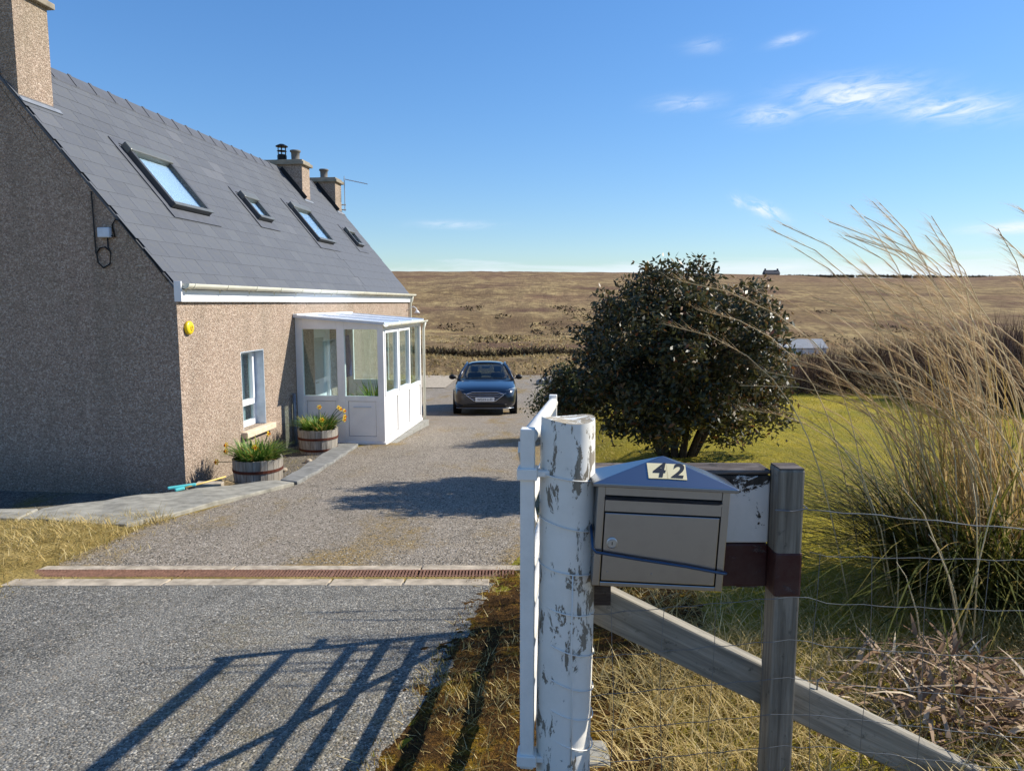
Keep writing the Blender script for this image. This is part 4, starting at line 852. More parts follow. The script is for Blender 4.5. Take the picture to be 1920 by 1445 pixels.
def daffs(loc, label, flowers, nleaf, hgt):
    e = empty('daffodil_clump', loc); tag(e, label, 'daffodils', 'daffodils growing in the barrels')
    r_ = .24 * np.sqrt(rng.random(nleaf)); t = U(nleaf, 0, 6.283); p = np.stack([r_ * np.cos(t), r_ * np.sin(t), np.zeros(nleaf)], 1)
    blades_obj('leaves', (p, U(nleaf, .6, 1.15) * hgt, U(nleaf, .018, .034), U(nleaf, .1, .6), U(nleaf, .1, .7), rng.random(nleaf)), MT['daffleaf'], e, 'stuff', 4, t + U(nleaf, -.9, .9))
    for (fx, fy_, fz) in flowers:
        d = Vector((fx, fy_, 0)); d = d.normalized() if d.length > .01 else Vector((1, 0, 0))
        a = MB(); a.tube([(fx * .3, fy_ * .3, 0), (fx * .7, fy_ * .7, fz * .7), (fx * .95, fy_ * .95, fz * .98), (fx, fy_, fz)], .005, 6); s_ = a.build('stem', MT['daffleaf'], e)
        M = Matrix.Translation((fx, fy_, fz)) @ Vector((d.x + .6, d.y - .7, .1)).to_track_quat('Z', 'Y').to_matrix().to_4x4()
        a = MB()
        for k in range(6):
            c_, s2 = math.cos(k * math.pi / 3), math.sin(k * math.pi / 3); q = lambda r, w_, z: M @ Vector((r * c_ - w_ * s2, r * s2 + w_ * c_, z))
            a._add([q(.006, 0, 0), q(.028, .014, .004), q(.048, 0, -.002), q(.028, -.014, .004)], [(0, 1, 2, 3)])
        a.build('petals', MT['petal'], s_, fix=False)
        a = MB(); a.lathe([(.008, 0), (.012, .015), (.018, .03), (.016, .03), (.008, .01)], 12, caps=False); a.v = [tuple(M @ Vector(v_)) for v_ in a.v]; a.build('trumpet', MT['trumpet'], s_)
B1 = (-3.47, 9.72, -2.50); B2 = (-3.27, 12.06, -2.50)
barrel(B1, 'half barrel planter below the window, nearest the house corner', 1); barrel(B2, 'half barrel planter standing in front of the porch panels', 2)
daffs((B1[0], B1[1], B1[2] + .35), 'daffodils with browning leaves in the barrel below the window', [(-.38, -.12, .16), (-.50, -.15, .02), (-.42, 0.0, .22), (.02, -.15, .22), (-.02, -.2, .10), (.12, .1, .36)], 520, .36)
daffs((B2[0], B2[1], B2[2] + .35), 'green daffodils with orange blooms in the barrel before the porch', [(.40, -.05, .38), (.36, -.02, .40), (.45, 0, .34), (.48, -.1, .26), (.06, -.1, .42), (.12, -.18, .22), (.46, -.06, .20)], 480, .34)
def gpath(x, y): return -2.50
br_ = empty('hand_brush', (-3.58, 7.86, float(drive_z(7.86)) + .05)); tag(br_, 'teal headed brush with yellow wooden handle lying on the kerb by the house corner', 'brush'); br_.scale = (.75, .75, .75)
a = MB(); a.tube([(-.03, -.05, .04), (.15, .22, .05), (.34, .52, .065)], .013, 8); a.build('handle', MT['cane'], br_, True)
a = MB(); a.bar((-.26, -.12, .045), (.07, .08, .055), .055, .04); a.bar((-.15, -.13, .02), (-.05, -.04, .03), .06, .04); bevel(a.build('head', MT['teal'], br_), .012)
wb = empty('timber_block', (-3.74, 9.30, -2.42)); wb.rotation_euler = (R(-24), R(12), R(-28)); tag(wb, 'rough short timber offcut propped by the nearer barrel', 'timber offcut')
a = MB(); a.box(-.06, .06, -.20, .24, 0.0, .10); bevel(a.build('offcut', MT['block'], wb), .008)
cb = empty('concrete_block', (-3.60, 8.42, -2.45)); cb.rotation_euler = (0, R(2), R(8)); tag(cb, 'pale concrete block standing in front of the house corner', 'block')
a = MB(); a.box(-.15, .15, -.07, .07, 0, .33); bevel(a.build('block', MT['paleconc'], cb), .008)
for i, (x, y, s_) in enumerate([(-3.62, 8.75, .06), (-4.35, 8.72, .05), (-4.12, 8.6, .04), (-3.4, 10.6, .05), (-3.2, 11.2, .06), (-4.7, 8.3, .045), (-4.95, 8.1, .05)]):
    bm = bmesh.new(); bmesh.ops.create_icosphere(bm, subdivisions=2, radius=s_)
    for v in bm.verts: v.co *= 1 + random.uniform(-.18, .18); v.co.z *= .7
    me = bpy.data.meshes.new('stone'); bm.to_mesh(me); bm.free(); o = link('stone', me, MT['paleconc'], None, True); o.location = (x, y, -2.48)
    tag(o, ['grey stone lying just below the concrete block', 'stone at the foot of the shaded gable by the corner', 'smaller stone at the foot of the gable, beside another', 'stone on the sunken path between the barrels', 'stone on the sunken path near the porch barrel', 'stone in the shade farther along the gable', 'leftmost stone in the shade along the gable'][i], 'stone', 'loose stones by the wall')
pt = empty('porch_plant', tuple(house_pt(1.05, 4.9, .09))); tag(pt, 'leafy pot plant standing inside the glazed porch', 'pot plant')
a = MB(); a.lathe([(.10, 0), (.14, .26), (.15, .26), (.15, .30), (.13, .30), (.12, .2)], 20); a.build('pot', MT['pot'], pt, True)
nl = 160; blades_obj('leaves', (np.stack([U(nl, -.08, .08), U(nl, -.08, .08), np.full(nl, .25)], 1), U(nl, .4, .95), U(nl, .03, .05), U(nl, .2, .6), U(nl, .1, .5), rng.random(nl)), MT['daffleaf'], pt, 'stuff', 4)
ct = empty('hanging_coat', tuple(house_pt(.10, 6.05, 1.0))); tag(ct, 'dark blue garment hanging inside the porch', 'coat')
V = []; F = []
for i in range(9):
    for j in range(17):
        t = j / 16 * 2 * math.pi; z = .85 * i / 8; rx = .10 * (1 - .45 * (i / 8) ** 2) + .012 * math.sin(5 * t); ry = .24 * (1 - .35 * (i / 8) ** 3) + .02 * math.sin(7 * t + i * .3); V.append((rx * math.cos(t), ry * math.sin(t), z))
for i in range(8):
    for j in range(16): b = i * 17 + j; F.append((b, b + 1, b + 18, b + 17))
a = MB(); a._add(V, F); a.build('cloth', plain('navy_cloth', '#1d3a6b', .9), ct, True)

# ------------------------------------------------------------------ car (front faces -Y)
def make_car():
    e = empty('parked_car', (-.80, 22.15, 0), R(1.2)); tag(e, 'dark blue hatchback parked facing the viewer beside the porch', 'car')
    fz, rz_ = float(drive_z(20.8)), float(drive_z(23.4)); e.location.z = (fz + rz_) / 2 + .006; e.rotation_euler = (math.atan2(rz_ - fz, 2.6), 0, R(1.2))
    pm = Mat('dark_blue_car_paint'); fl = pm.noise(900, 2)
    pm.pbr(pm.ramp(fl, [(0.35, '#0c1626'), (0.65, '#121f34')]), .28, .35, spec=.6, Coat_Weight=1.0, Coat_Roughness=.04); paint = pm.done()
    trim = plain('black_car_trim', '#0c0d0f', .5); chrome = plain('chrome', '#c8ccd0', .12, 1.0); tyre = plain('tyre_rubber', '#15161a', .85); rim = plain('alloy_rim', '#9a9da2', .3, .9)
    lens = plain('headlight_lens', '#b9c2c8', .08, .2, coat_weight=None) if False else plain('headlight_lens', '#aeb9c0', .10, .35)
    st = [(-2.19, .60, .60, .30), (-2.15, .74, .68, .22), (-2.02, .83, .755, .19), (-1.80, .875, .815, .18), (-1.45, .905, .885, .18), (-1.05, .913, .945, .18), (-.72, .915, .985, .18), (-.2, .915, .985, .18), (.6, .915, .99, .18), (1.3, .905, 1.0, .19), (1.75, .875, 1.0, .22), (2.02, .82, .97, .27), (2.15, .74, .84, .33), (2.19, .62, .70, .40)]
    V = []; F = []
    for y, wd, th, bo in st:
        hf = [(0, bo), (.55 * wd, bo), (.92 * wd, bo + .02), (.985 * wd, bo + .12), (1.0 * wd, bo + (th - bo) * .45), (.995 * wd, bo + (th - bo) * .66), (.97 * wd, th - .10), (.93 * wd, th - .035), (.80 * wd, th), (.42 * wd, th + .022), (0, th + .03)]
        ring = [(x, y, z) for x, z in hf] + [(-x, y, z) for x, z in hf[-2:0:-1]]; V += ring
    n = len(ring)
    for i in range(len(st) - 1):
        for j in range(n): F.append((i * n + j, i * n + (j + 1) % n, (i + 1) * n + (j + 1) % n, (i + 1) * n + j))
    F += [tuple(range(n)), tuple(reversed([(len(st) - 1) * n + j for j in range(n)]))]
    a = MB(); a._add(V, F); body = a.build('body', paint, e, True); sm = body.modifiers.new('sub', 'SUBSURF'); sm.levels = 2; sm.render_levels = 2
    # cabin: roof panel, pillars, glass
    A = [(.72, -.74, .975), (.565, -.02, 1.405)]; Cc = [(.575, .95, 1.43), (.56, 1.35, 1.385)]; Dd = [(.70, 1.98, 1.0)]
    V = []; F = []
    rs = [(-.06, .555, 1.40), (.10, .585, 1.43), (.45, .60, 1.455), (.95, .595, 1.45), (1.30, .575, 1.42), (1.42, .56, 1.39)]
    for y, wd, z in rs:
        for k in range(9):
            t = k / 8 * 2 - 1; V.append((wd * t, y - .05 * (1 - t * t) * (y < 0), z + .035 * (1 - t * t) - .05 * abs(t) ** 6))
    for i in range(len(rs) - 1):
        for k in range(8): F.append((i * 9 + k, i * 9 + k + 1, i * 9 + k + 10, i * 9 + k + 9))
    a = MB(); a._add(V, F); ro = a.build('roof', paint, e, True, fix=False); so = ro.modifiers.new('sol', 'SOLIDIFY'); so.thickness = .03; so.offset = -1
    def panel(name, q, mat, bulge=(0, 0, 0), nu=8, nv=6):
        q = [Vector(p) for p in q]; V = []; F = []
        for i in range(nv + 1):
            for j in range(nu + 1):
                u, v = j / nu, i / nv; p = (q[0] * (1 - u) + q[1] * u) * (1 - v) + (q[3] * (1 - u) + q[2] * u) * v; V.append(p + Vector(bulge) * (4 * u * (1 - u)) * (.4 + 2.4 * v * (1 - v)))
        for i in range(nv):
            for j in range(nu): b = i * (nu + 1) + j; F.append((b, b + 1, b + nu + 2, b + nu + 1))
        m = MB(); m._add(V, F); return m.build(name, mat, e, True, fix=False)
    panel('windscreen', [(-.70, -.80, .975), (.70, -.80, .975), (.545, -.06, 1.395), (-.545, -.06, 1.395)], MT['carglass'], (0, -.10, .03))
    panel('rear_window', [(-.62, 2.0, 1.0), (.62, 2.0, 1.0), (.52, 1.42, 1.37), (-.52, 1.42, 1.37)], MT['carglass'], (0, .05, .02))
    for s in (-1, 1):
        panel('side_window', [(s * .865, -.60, .985), (s * .875, .42, .995), (s * .60, .46, 1.41), (s * .585, .05, 1.385)], MT['carglass'], (s * .03, 0, 0)); panel('side_window', [(s * .875, .50, .995), (s * .85, 1.55, 1.01), (s * .58, 1.18, 1.395), (s * .60, .54, 1.41)], MT['carglass'], (s * .03, 0, 0))
        a = MB(); a.tube([(s * .80, -.88, .955), (s * .70, -.42, 1.20), (s * .575, -.02, 1.405), (s * .595, .45, 1.435), (s * .585, 1.0, 1.425), (s * .565, 1.38, 1.385), (s * .70, 1.80, 1.15), (s * .76, 2.02, .98)], [.05, .038, .035, .032, .032, .038, .06, .07], 8); a.build('pillar', paint, e, True)
        a = MB(); a.tube([(s * .885, .46, .98), (s * .60, .50, 1.42)], .03, 8); a.build('pillar', trim, e, True)
        # mirror
        a = MB(); bm = bmesh.new(); bmesh.ops.create_uvsphere(bm, u_segments=14, v_segments=10, radius=1.0)
        for v in bm.verts: v.co = Vector((v.co.x * .105, v.co.y * .065 - (.02 if v.co.y < 0 else 0), v.co.z * .075))
        me = bpy.data.meshes.new('mirror'); bm.to_mesh(me); bm.free(); o = link('mirror', me, trim, e, True); o.location = (s * 1.0, -.52, 1.02)
        a = MB(); a.bar((s * .87, -.50, .97), (s * .96, -.52, .99), .05, .03); a.build('mirror_arm', trim, o); bpy.data.objects[a and o.children[0].name].location = (-s * 1.0, .52, -1.02)
        # wheels
        for y in (-1.32, 1.30):
            a = MB(); a.lathe([(.20, -.10), (.30, -.105), (.318, -.085), (.320, 0), (.318, .085), (.30, .105), (.20, .10)], 32, caps=False); Mw = Matrix.Translation((s * .80, y, .320)) @ Matrix.Rotation(R(90), 4, 'Y'); a.v = [tuple(Mw @ Vector(q)) for q in a.v]; t_ = a.build('wheel', tyre, e, True)
            a = MB(); a.lathe([(.215, .07), (.215, .09), (.19, .08), (.06, .085), (.0005, .09)], 24, caps=False)
            Mr = Matrix.Translation((s * .80, y, .320)) @ Matrix.Rotation(R(90) * s, 4, 'Y'); a.v = [tuple(Mr @ Vector(q)) for q in a.v]; a.build('rim', rim, t_, True)
            a = MB(); a.lathe([(.335, -.02), (.365, -.02), (.365, .02), (.335, .02)], 32, caps=False); Mr = Matrix.Translation((s * .895, y, .335)) @ Matrix.Rotation(R(90), 4, 'Y'); a.v = [tuple(Mr @ Vector(q)) for q in a.v]; a.build('wheel_arch', trim, e)
    # front details follow the nose
    fx = [0, .30, .50, .60, .70, .78, .83, .87, .90]; fyv = [-2.225, -2.215, -2.195, -2.175, -2.12, -2.02, -1.90, -1.72, -1.45]
    def nose(x, z): return float(np.interp(abs(x), fx, fyv)) + max(0, z - .56) * .55 + max(0, .34 - z) * .25
    def patch(name, xs_, lo, hi, mat, off, parent=e, nv=6, th=.0):
        V = []; F = []; nu = len(xs_)
        for i in range(nv + 1):
            for x in xs_: z = lo(x) + (hi(x) - lo(x)) * i / nv; V.append((x, nose(x, z) - off, z))
        for i in range(nv):
            for j in range(nu - 1): b = i * nu + j; F.append((b, b + 1, b + nu + 1, b + nu))
        m = MB(); m._add(V, F); o = m.build(name, mat, parent, True, fix=False); s_ = o.modifiers.new('sol', 'SOLIDIFY'); s_.thickness = .008; s_.offset = -1; return o
    X = np.linspace(-.52, .52, 25); hexlo = lambda x: .415 + .16 * max(0, (abs(x) - .30) / .22); hexhi = lambda x: .655 - .05 * max(0, (abs(x) - .35) / .17)
    gr = patch('grille', X, hexlo, hexhi, trim, .012)
    for k in range(4):
        z = .47 + k * .045; a = MB(); hw = .30 + .22 * (z - .415) / .16 - .03; hw = min(hw, .48)
        a.tube([(x, nose(x, z) - .028, z) for x in np.linspace(-hw, hw, 15)], .006, 6); a.build('grille_bar', chrome, gr)
    a = MB(); pts = [(x, nose(x, hexlo(x)) - .022, hexlo(x)) for x in X] + [(x, nose(x, hexhi(x)) - .022, hexhi(x)) for x in X[::-1]]; a.tube(pts + [pts[0]], .011, 6); a.build('grille_surround', chrome, gr)
    patch('lower_intake', np.linspace(-.60, .60, 21), lambda x: .225, lambda x: .335 - .03 * abs(x), trim, .012); a = MB(); a.tube([(x, nose(x, .21) - .012, .205) for x in np.linspace(-.8, .8, 25)], .014, 6); a.build('bumper_lip', plain('silver_trim', '#7d838b', .3, .6), e)
    for s in (-1, 1):
        xs_ = np.linspace(.44, .885, 16) * s
        hl = patch('headlight', xs_ if s > 0 else xs_[::-1], lambda x: .600 + .09 * max(0, (abs(x) - .5) / .4), lambda x: .655 + .125 * max(0, (abs(x) - .44) / .44), lens, .006)
        a = MB(); pts = [(x, nose(x, .60 + .09 * max(0, (abs(x) - .5) / .4)) - .014, .598 + .09 * max(0, (abs(x) - .5) / .4)) for x in xs_]; a.tube(pts, .009, 6); a.build('light_bar', chrome, hl)
        xs_ = np.linspace(.66, .85, 8) * s; patch('fog_recess', xs_ if s > 0 else xs_[::-1], lambda x: .30, lambda x: .42, trim, .006)
        a = MB(); a.tube([(x, nose(x, .44) - .008, .435) for x in xs_], .008, 6); a.build('fog_trim', chrome, e)
    a = MB(); a.box(-.26, .26, -2.285, -2.262, .395, .51); pt_ = a.build('number_plate', plain('plate_white', '#e4e6e4', .4), e); bevel(pt_, .004)
    text_mesh('WG23 LLD', .088, MT['ink'], pt_, 'plate_text', Matrix.Translation((0, -2.2865, .452)) @ Matrix.Rotation(R(90), 4, 'X'), 0, .0008, .0, 1.0)
    # cabin inside
    a = MB(); a.box(-.70, .70, -.72, -.35, .80, .955); bevel(a.build('dashboard', trim, e), .04)
    for x in (-.36, .36):
        a = MB(); a.box(x - .22, x + .22, .35, .50, .45, 1.12); se = a.build('seat', plain('seat_cloth', '#1a1c22', .9), e); bevel(se, .06); a = MB(); a.box(x - .12, x + .12, .40, .49, 1.14, 1.32); bevel(a.build('headrest', trim, se), .04)
    a = MB(); a.tube([(.36 + .17 * math.cos(t), -.22 + .06 * math.sin(t), .95 + .16 * math.sin(t)) for t in np.linspace(0, 2 * math.pi, 25)], .014, 6, False); a.build('steering_wheel', trim, e)
    a = MB(); a.box(-.62, .62, 1.15, 1.30, .5, 1.05); bevel(a.build('rear_seat', trim, e), .05); a = MB(); a.box(-.12, .12, -.24, -.21, 1.27, 1.33); a.build('rear_mirror', trim, e)
    a = MB(); a.tube([(-.6, -.92, .985), (0, -.93, 1.01), (.6, -.92, .985)], .012, 6); a.build('wiper', trim, e)
make_car()

# ------------------------------------------------------------------ grass and moss
xe = lambda y: xr(y)
MT['mossy2'] = MT['mossy']
# orange brown moss on the verge between tarmac and gate: low humps
my = np.arange(.9, 5.0, .018); mx = np.linspace(0, 1, 88); MX = []; MY = []
for y in my:
    l = xr(y) - .45; r = .95 + .25 * math.sin(y * 2); MX.append(l + (r - l) * mx); MY.append(np.full(88, y))
MX = np.array(MX); MY = np.array(MY); MZ = np.maximum(ground(MX, MY), drive_z(MY) - .02) + .002
hump = vnoise(MX * 5, MY * 5, 6) * .28 + vnoise(MX * 13, MY * 13, 7) * .27 + vnoise(MX * 27, MY * 27, 8) * .25 + vnoise(MX * 55, MY * 55, 9) * .20
XRm = np.interp(MY, *XR); tcov = np.clip((MX - (XRm - .22 + .25 * (vnoise(MX * .9, MY * 1.7, 17) - .5))) / .5, 0, 1)
fade = smooth((1.0 - mx)[None, :] * 7) * smooth((MY - .9) * 4) * smooth((4.93 - MY) * 4)
MZ = np.maximum(ground(MX, MY), drive_z(MY) + .004) - .03 + fade * (.03 + .034 * (hump * 1.5 + .8 * tcov - 1.1))
V = np.stack([MX.ravel(), MY.ravel(), MZ.ravel()], 1); i, j = np.meshgrid(np.arange(87), np.arange(len(my) - 1)); b0 = (j * 88 + i).ravel()
def moss_mat():
    m = Mat('orange_brown_moss'); n = m.noise(5, 6, .7); f = m.noise(60, 5, .75)
    c = m.ramp(n, [(0.28, '#3a2c1e'), (0.42, '#5a4228'), (0.53, '#76562c'), (0.62, '#957626'), (0.74, '#7d783a')]); c = m.mix(m.ramp(f, [(0.42, 0.75), (0.6, 0.0)]), c, '#1d1710'); c = m.mix(m.ramp(f, [(0.62, 0.0), (0.75, 0.5)]), c, '#a08040')
    m.pbr(c, .97, normal=m.bump(m.math('ADD', f, m.noise(150, 3)), 1.0, .02), spec=.05); return m.done()
MT['moss'] = moss_mat()
o = link('moss', np_mesh('moss', V, np.stack([b0, b0 + 1, b0 + 89, b0 + 88], 1)), MT['moss'], None, True); tag(o, 'orange brown moss creeping over the tarmac edge by the gate', 'moss', kind='stuff')
def tuft(n, x0, x1, y0, y1, ok, ln, wd, le, dr_, tint, name, mat, label, cat, seg=2, dens=None):
    p = scatter(n, x0, x1, y0, y1, ok, dens); k = len(p)
    if k == 0: return
    V, F, T_ = blades(p - np.array([0, 0, .01]), U(k, *ln), U(k, *wd), U(k, *le), U(k, *dr_), np.clip(rng.normal(*tint, k), 0, 1), seg=seg); o = link(name, np_mesh(name, V, F, T_), mat); tag(o, label, cat, kind='stuff'); return o
pn = lambda x, y, s=1.6, sd=11: vnoise(x * s, y * s, sd)
tuft(32000, -.7, 1.1, 1.3, 5.0, lambda x, y: (x > xr(y) - .22), (.02, .10), (.003, .006), (.2, .8), (.1, .5), (.45, .25), 'verge_grass', MT['straw'], 'thin grass growing through the moss beside the gate', 'grass', 2, lambda x, y: np.clip(pn(x, y, 3) * 1.5 - .62 + .55 * (y < 3.2), 0, 1) * smooth((x - xr(y) + .22) / .3))
tuft(60000, -1.0, 1.0, 1.5, 5.0, lambda x, y: (x > xr(y) - .5) & (vnoise(x * 9, y * 9, 18) + np.clip((x - xr(y)) * 2.2 + .15, -1, .6) > .52), (.012, .045), (.005, .012), (.1, .9), (0, .3), (.5, .3), 'moss_tips', MT['mossy'], 'tiny moss shoots on the verge by the open gate', 'moss', 1)
tuft(1500, -.8, 1.0, 1.6, 4.8, lambda x, y: x > xr(y) - .2, (.05, .16), (.003, .006), (.9, .99), (-.05, .15), (.8, .15), 'straw_litter', MT['straw'], 'dead straw stalks lying on the moss beside the gate', 'straw', 2)
# straw grass under and behind the fence
tuft(36000, .35, 3.3, 1.6, 4.2, lambda x, y: x > .35 + .25 * (y > 3), (.06, .22), (.003, .007), (.2, .85), (.2, .7), (.60, .22), 'fence_grass', MT['straw'], 'long straw coloured grass under the wire fence', 'grass', 3, lambda x, y: np.clip(1.5 - (y - 2.4) * .75, .04, 1) * (.35 + .65 * pn(x, y, 2)))
# lawn
tuft(150000, .3, 9.5, 2.6, 13, lambda x, y: (x > xr(y) + .15) & (vnoise(x * 2.2, y * 2.2, 71) > .22), (.018, .06), (.004, .009), (.1, .8), (.1, .4), (.5, .22), 'lawn_grass', MT['lawnblade'], 'short yellow green lawn grass right of the drive', 'grass', 1, lambda x, y: np.clip(1.25 - y * .06, .2, 1) * (x < 1.2 + .72 * y))
tuft(26000, 1.0, 16, 12, 21, lambda x, y: x > xr(y) + .2, (.03, .07), (.012, .025), (.1, .8), (.1, .4), (.5, .2), 'lawn_grass', MT['lawnblade'], 'far part of the yellow green lawn before the hedge', 'grass', 1)
# left bank and drive edges
tuft(17000, -6.5, -2.5, 4.2, 6.5, lambda x, y: (x < -2.75 + .55 * (vnoise(x * 3, y * 3, 13) - .5) + (y - 5.2) * .15) & (y > 4.05) & ~((y < 4.9) & (x > -3.3)), (.04, .15), (.004, .008), (.3, .9), (.2, .7), (.55, .25), 'bank_grass', MT['straw'], 'straw and green grass bank left of the drain', 'grass', 3)
tuft(2600, -4.2, -2.7, 3.0, 4.5, lambda x, y: x < -2.85 - (4.5 - y) * .02 + .25 * (vnoise(x * 4, y * 4, 14) - .5), (.02, .07), (.004, .008), (.3, .9), (.1, .5), (.45, .25), 'edge_grass', MT['straw'], 'grass tuft creeping onto the tarmac at the left edge', 'grass', 2)
tuft(2200, -4.2, -3.0, 6.2, 6.9, lambda x, y: (y < 6.35 + .2 * vnoise(x * 5, y, 3)) , (.05, .22), (.004, .007), (.1, .6), (.1, .5), (.5, .25), 'kerb_grass', MT['straw'], 'taller grass standing against the kerb slab', 'grass', 3, lambda x, y: np.clip(vnoise(x * 4, y * 2, 21) * 2 - .9, 0, 1))
tuft(40000, -3.2, .6, 4.85, 16, lambda x, y: (x > np.interp(y, *XL)) & (x < xr(y) + .25), (.01, .045), (.003, .007), (.3, .95), (.1, .5), (.5, .25), 'drive_weeds', MT['straw'], 'sparse grass and moss tufts growing in the gravel drive', 'grass', 1,
     lambda x, y: np.clip(np.maximum(smooth((x - xr(y) + .38) / .35), np.exp(-((x + 1.25 + .1 * (y - 5)) / .33) ** 2) * (y < 6.6) * 1.0 + .55 * smooth((np.interp(y, *XL) + .25 - x) / .25)) * (pn(x, y, 4, 15) * 1.5 - .25), 0, 1))
tuft(1800, -3.9, -2.85, 8.4, 12.6, lambda x, y: in_poly(x, y, DITCH) & (x > -4.1), (.02, .08), (.004, .008), (.2, .9), (.1, .5), (.55, .3), 'path_weeds', MT['straw'], 'weeds on the sunken path between the barrels', 'grass', 2, lambda x, y: pn(x, y, 5, 16))
tuft(3000, .2, 2.2, 5, 16, lambda x, y: (x > xr(y) - .1) & (x < xr(y) + .9), (.03, .10), (.004, .008), (.2, .8), (.1, .5), (.55, .25), 'drive_edge_grass', MT['straw'], 'dry grass along the right edge of the drive', 'grass', 2)
# gravel chips lying loose
def chips(name, n, x0, x1, y0, y1, ok, size, mat, label, lift):
    x = rng.uniform(x0, x1, n); y = y0 + (y1 - y0) * rng.random(n) ** 1.6; k = ok(x, y); x, y = x[k], y[k]; n = len(x); s = U(n, *size)
    T4 = np.array([[1, 1, -.6], [-1, 1, -.6], [-1, -1, -.6], [1, -1, -.6], [.1, .1, .9]]) ; ang = U(n, 0, 6.28); c, sn = np.cos(ang), np.sin(ang)
    P_ = T4[None] * (s[:, None, None] * U(n * 5, .6, 1.2).reshape(n, 5, 1)); X = P_[..., 0] * c[:, None] - P_[..., 1] * sn[:, None]; Y_ = P_[..., 0] * sn[:, None] + P_[..., 1] * c[:, None]
    V = np.stack([X + x[:, None], Y_ + y[:, None], P_[..., 2] * .6 + (drive_z(y) + lift)[:, None] + s[:, None] * .25], -1).reshape(-1, 3)
    b = (np.arange(n) * 5)[:, None]; F = np.concatenate([b + np.array([[0, 1, 4]]), b + np.array([[1, 2, 4]]), b + np.array([[2, 3, 4]]), b + np.array([[3, 0, 4]])])
    o = link(name, np_mesh(name, V, F, np.repeat(rng.random(n), 5)), mat); tag(o, label, 'gravel', kind='stuff')
MT['chip'] = Mat('loose_stone_chips'); _m = MT['chip']; _m.pbr(_m.ramp(_m.attr('tint'), [(0, '#383631'), (.35, '#625d54'), (.65, '#7d7263'), (.9, '#968b7c'), (1, '#bdb5a6')]), .9, spec=.2); MT['chip'] = _m.done()
chips('tarmac_chips', 26000, -4, 0, 2.0, 4.4, lambda x, y: (x < xr(y) - .03) & (x > -3.1 - (4.2 - y)), (.002, .005), MT['chip'], 'loose chippings over the tarmac apron', .006)
chips('drive_gravel', 30000, -3.2, .7, 4.9, 15, lambda x, y: (x > np.interp(y, *XL) + .02) & (x < xr(y)), (.003, .008), MT['chip'], 'loose gravel over the pinkish drive', .004)

# ------------------------------------------------------------------ big evergreen shrub behind the letterbox
def leaf_cloud(centers, n_each, spread, size, normal_up, tint_mu):
    n = len(centers) * n_each; c = np.repeat(centers, n_each, 0) + rng.normal(0, 1, (n, 3)) * spread
    d = rng.normal(0, 1, (n, 3)) + np.array([0, 0, normal_up]); d /= np.linalg.norm(d, axis=1)[:, None]
    a = np.cross(d, rng.normal(0, 1, (n, 3))); a /= np.linalg.norm(a, axis=1)[:, None]; b = np.cross(d, a); L_ = U(n, *size)[:, None]; W_ = L_ * .42
    V = np.stack([c - a * L_ * .5, c + b * W_ * .5 - d * L_ * .06, c + a * L_ * .5 - d * L_ * .10, c - b * W_ * .5 - d * L_ * .06], 1).reshape(-1, 3)
    q = (np.arange(n) * 4)[:, None]; F = np.concatenate([q + np.array([[0, 1, 2]]), q + np.array([[0, 2, 3]])]); T_ = np.repeat(np.clip(rng.normal(tint_mu, .25, n), 0, 1), 4)
    return V, F, T_
MT['shrubleaf'] = tint_leaf('glossy_evergreen_leaf', [(0.0, '#2b2c1c'), (0.35, '#42442a'), (0.55, '#565432'), (0.75, '#6f5a38'), (1.0, '#7d4c30')], .28, .45, .45)
MT['greenleaf'] = tint_leaf('olive_leaf', [(0.0, '#2c3318'), (0.5, '#495024'), (1.0, '#6d6a34')], .25, .5, .3)
def shrub(name, label, base, lobes, ncl, n_each, mat, size, stems, holes=.18, spread=.055, sc=1.0):
    e = empty(name, base); tag(e, label, 'shrub'); B = np.array(base); C_ = []
    vol = np.array([l[3] * l[4] * l[5] for l in lobes]); pick = rng.choice(len(lobes), ncl * 3, p=vol / vol.sum())
    clumps = []
    for k in pick[:max(30, ncl // 16)]:
        l = lobes[k]; d = rng.normal(0, 1, 3); d /= np.linalg.norm(d); r = (.35 + .65 * rng.random() ** .5) * .90; clumps.append(np.array(l[:3]) + d * r * np.array(l[3:]))
    while len(C_) < ncl:
        c0 = clumps[rng.integers(len(clumps))]; d = rng.normal(0, 1, 3); d /= np.linalg.norm(d); p = c0 + d * (rng.random() ** .45) * np.array([.22, .22, .17])
        if p[2] < B[2] + .12: continue
        C_.append(p)
    C_ = np.array(C_) - B; V, F, T_ = leaf_cloud(C_, n_each, spread, size, .55, .42); link('crown', np_mesh('crown', V, F, T_), mat, e)
    idx = rng.choice(len(C_), 130); wood = [MB() for _ in range(stems)]
    tops = []
    for s in range(stems):
        t = 2 * math.pi * s / stems + .4; tip = Vector((.42 * math.cos(t) * (1 + .6 * math.cos(t) ** 2), .34 * math.sin(t), random.uniform(.75, 1.05))) * sc; p0 = Vector((.13 * math.cos(t), .10 * math.sin(t), -.12)); md = p0.lerp(tip, .5) + Vector((random.uniform(-.06, .06), random.uniform(-.06, .06), .05))
        wood[s].tube([p0, p0.lerp(md, .5), md, md.lerp(tip, .5), tip], [.05, .044, .038, .03, .022], 8); tops.append((tip, md))
    for i in idx:
        tgt = Vector(C_[i]); s = min(range(stems), key=lambda q: (tops[q][0] - tgt).length); st_ = tops[s][0] if tgt.z > tops[s][0].z - .1 else tops[s][1]; mid = st_.lerp(tgt, .5) + Vector((random.uniform(-.08, .08), random.uniform(-.08, .08), random.uniform(-.02, .1))); wood[s].tube([st_, mid, tgt], [.016, .010, .004], 5, False)
    for m_ in wood: m_.build('stem', MT['bark'], e, True)
    return e
bz = gz(2.0, 8.65)
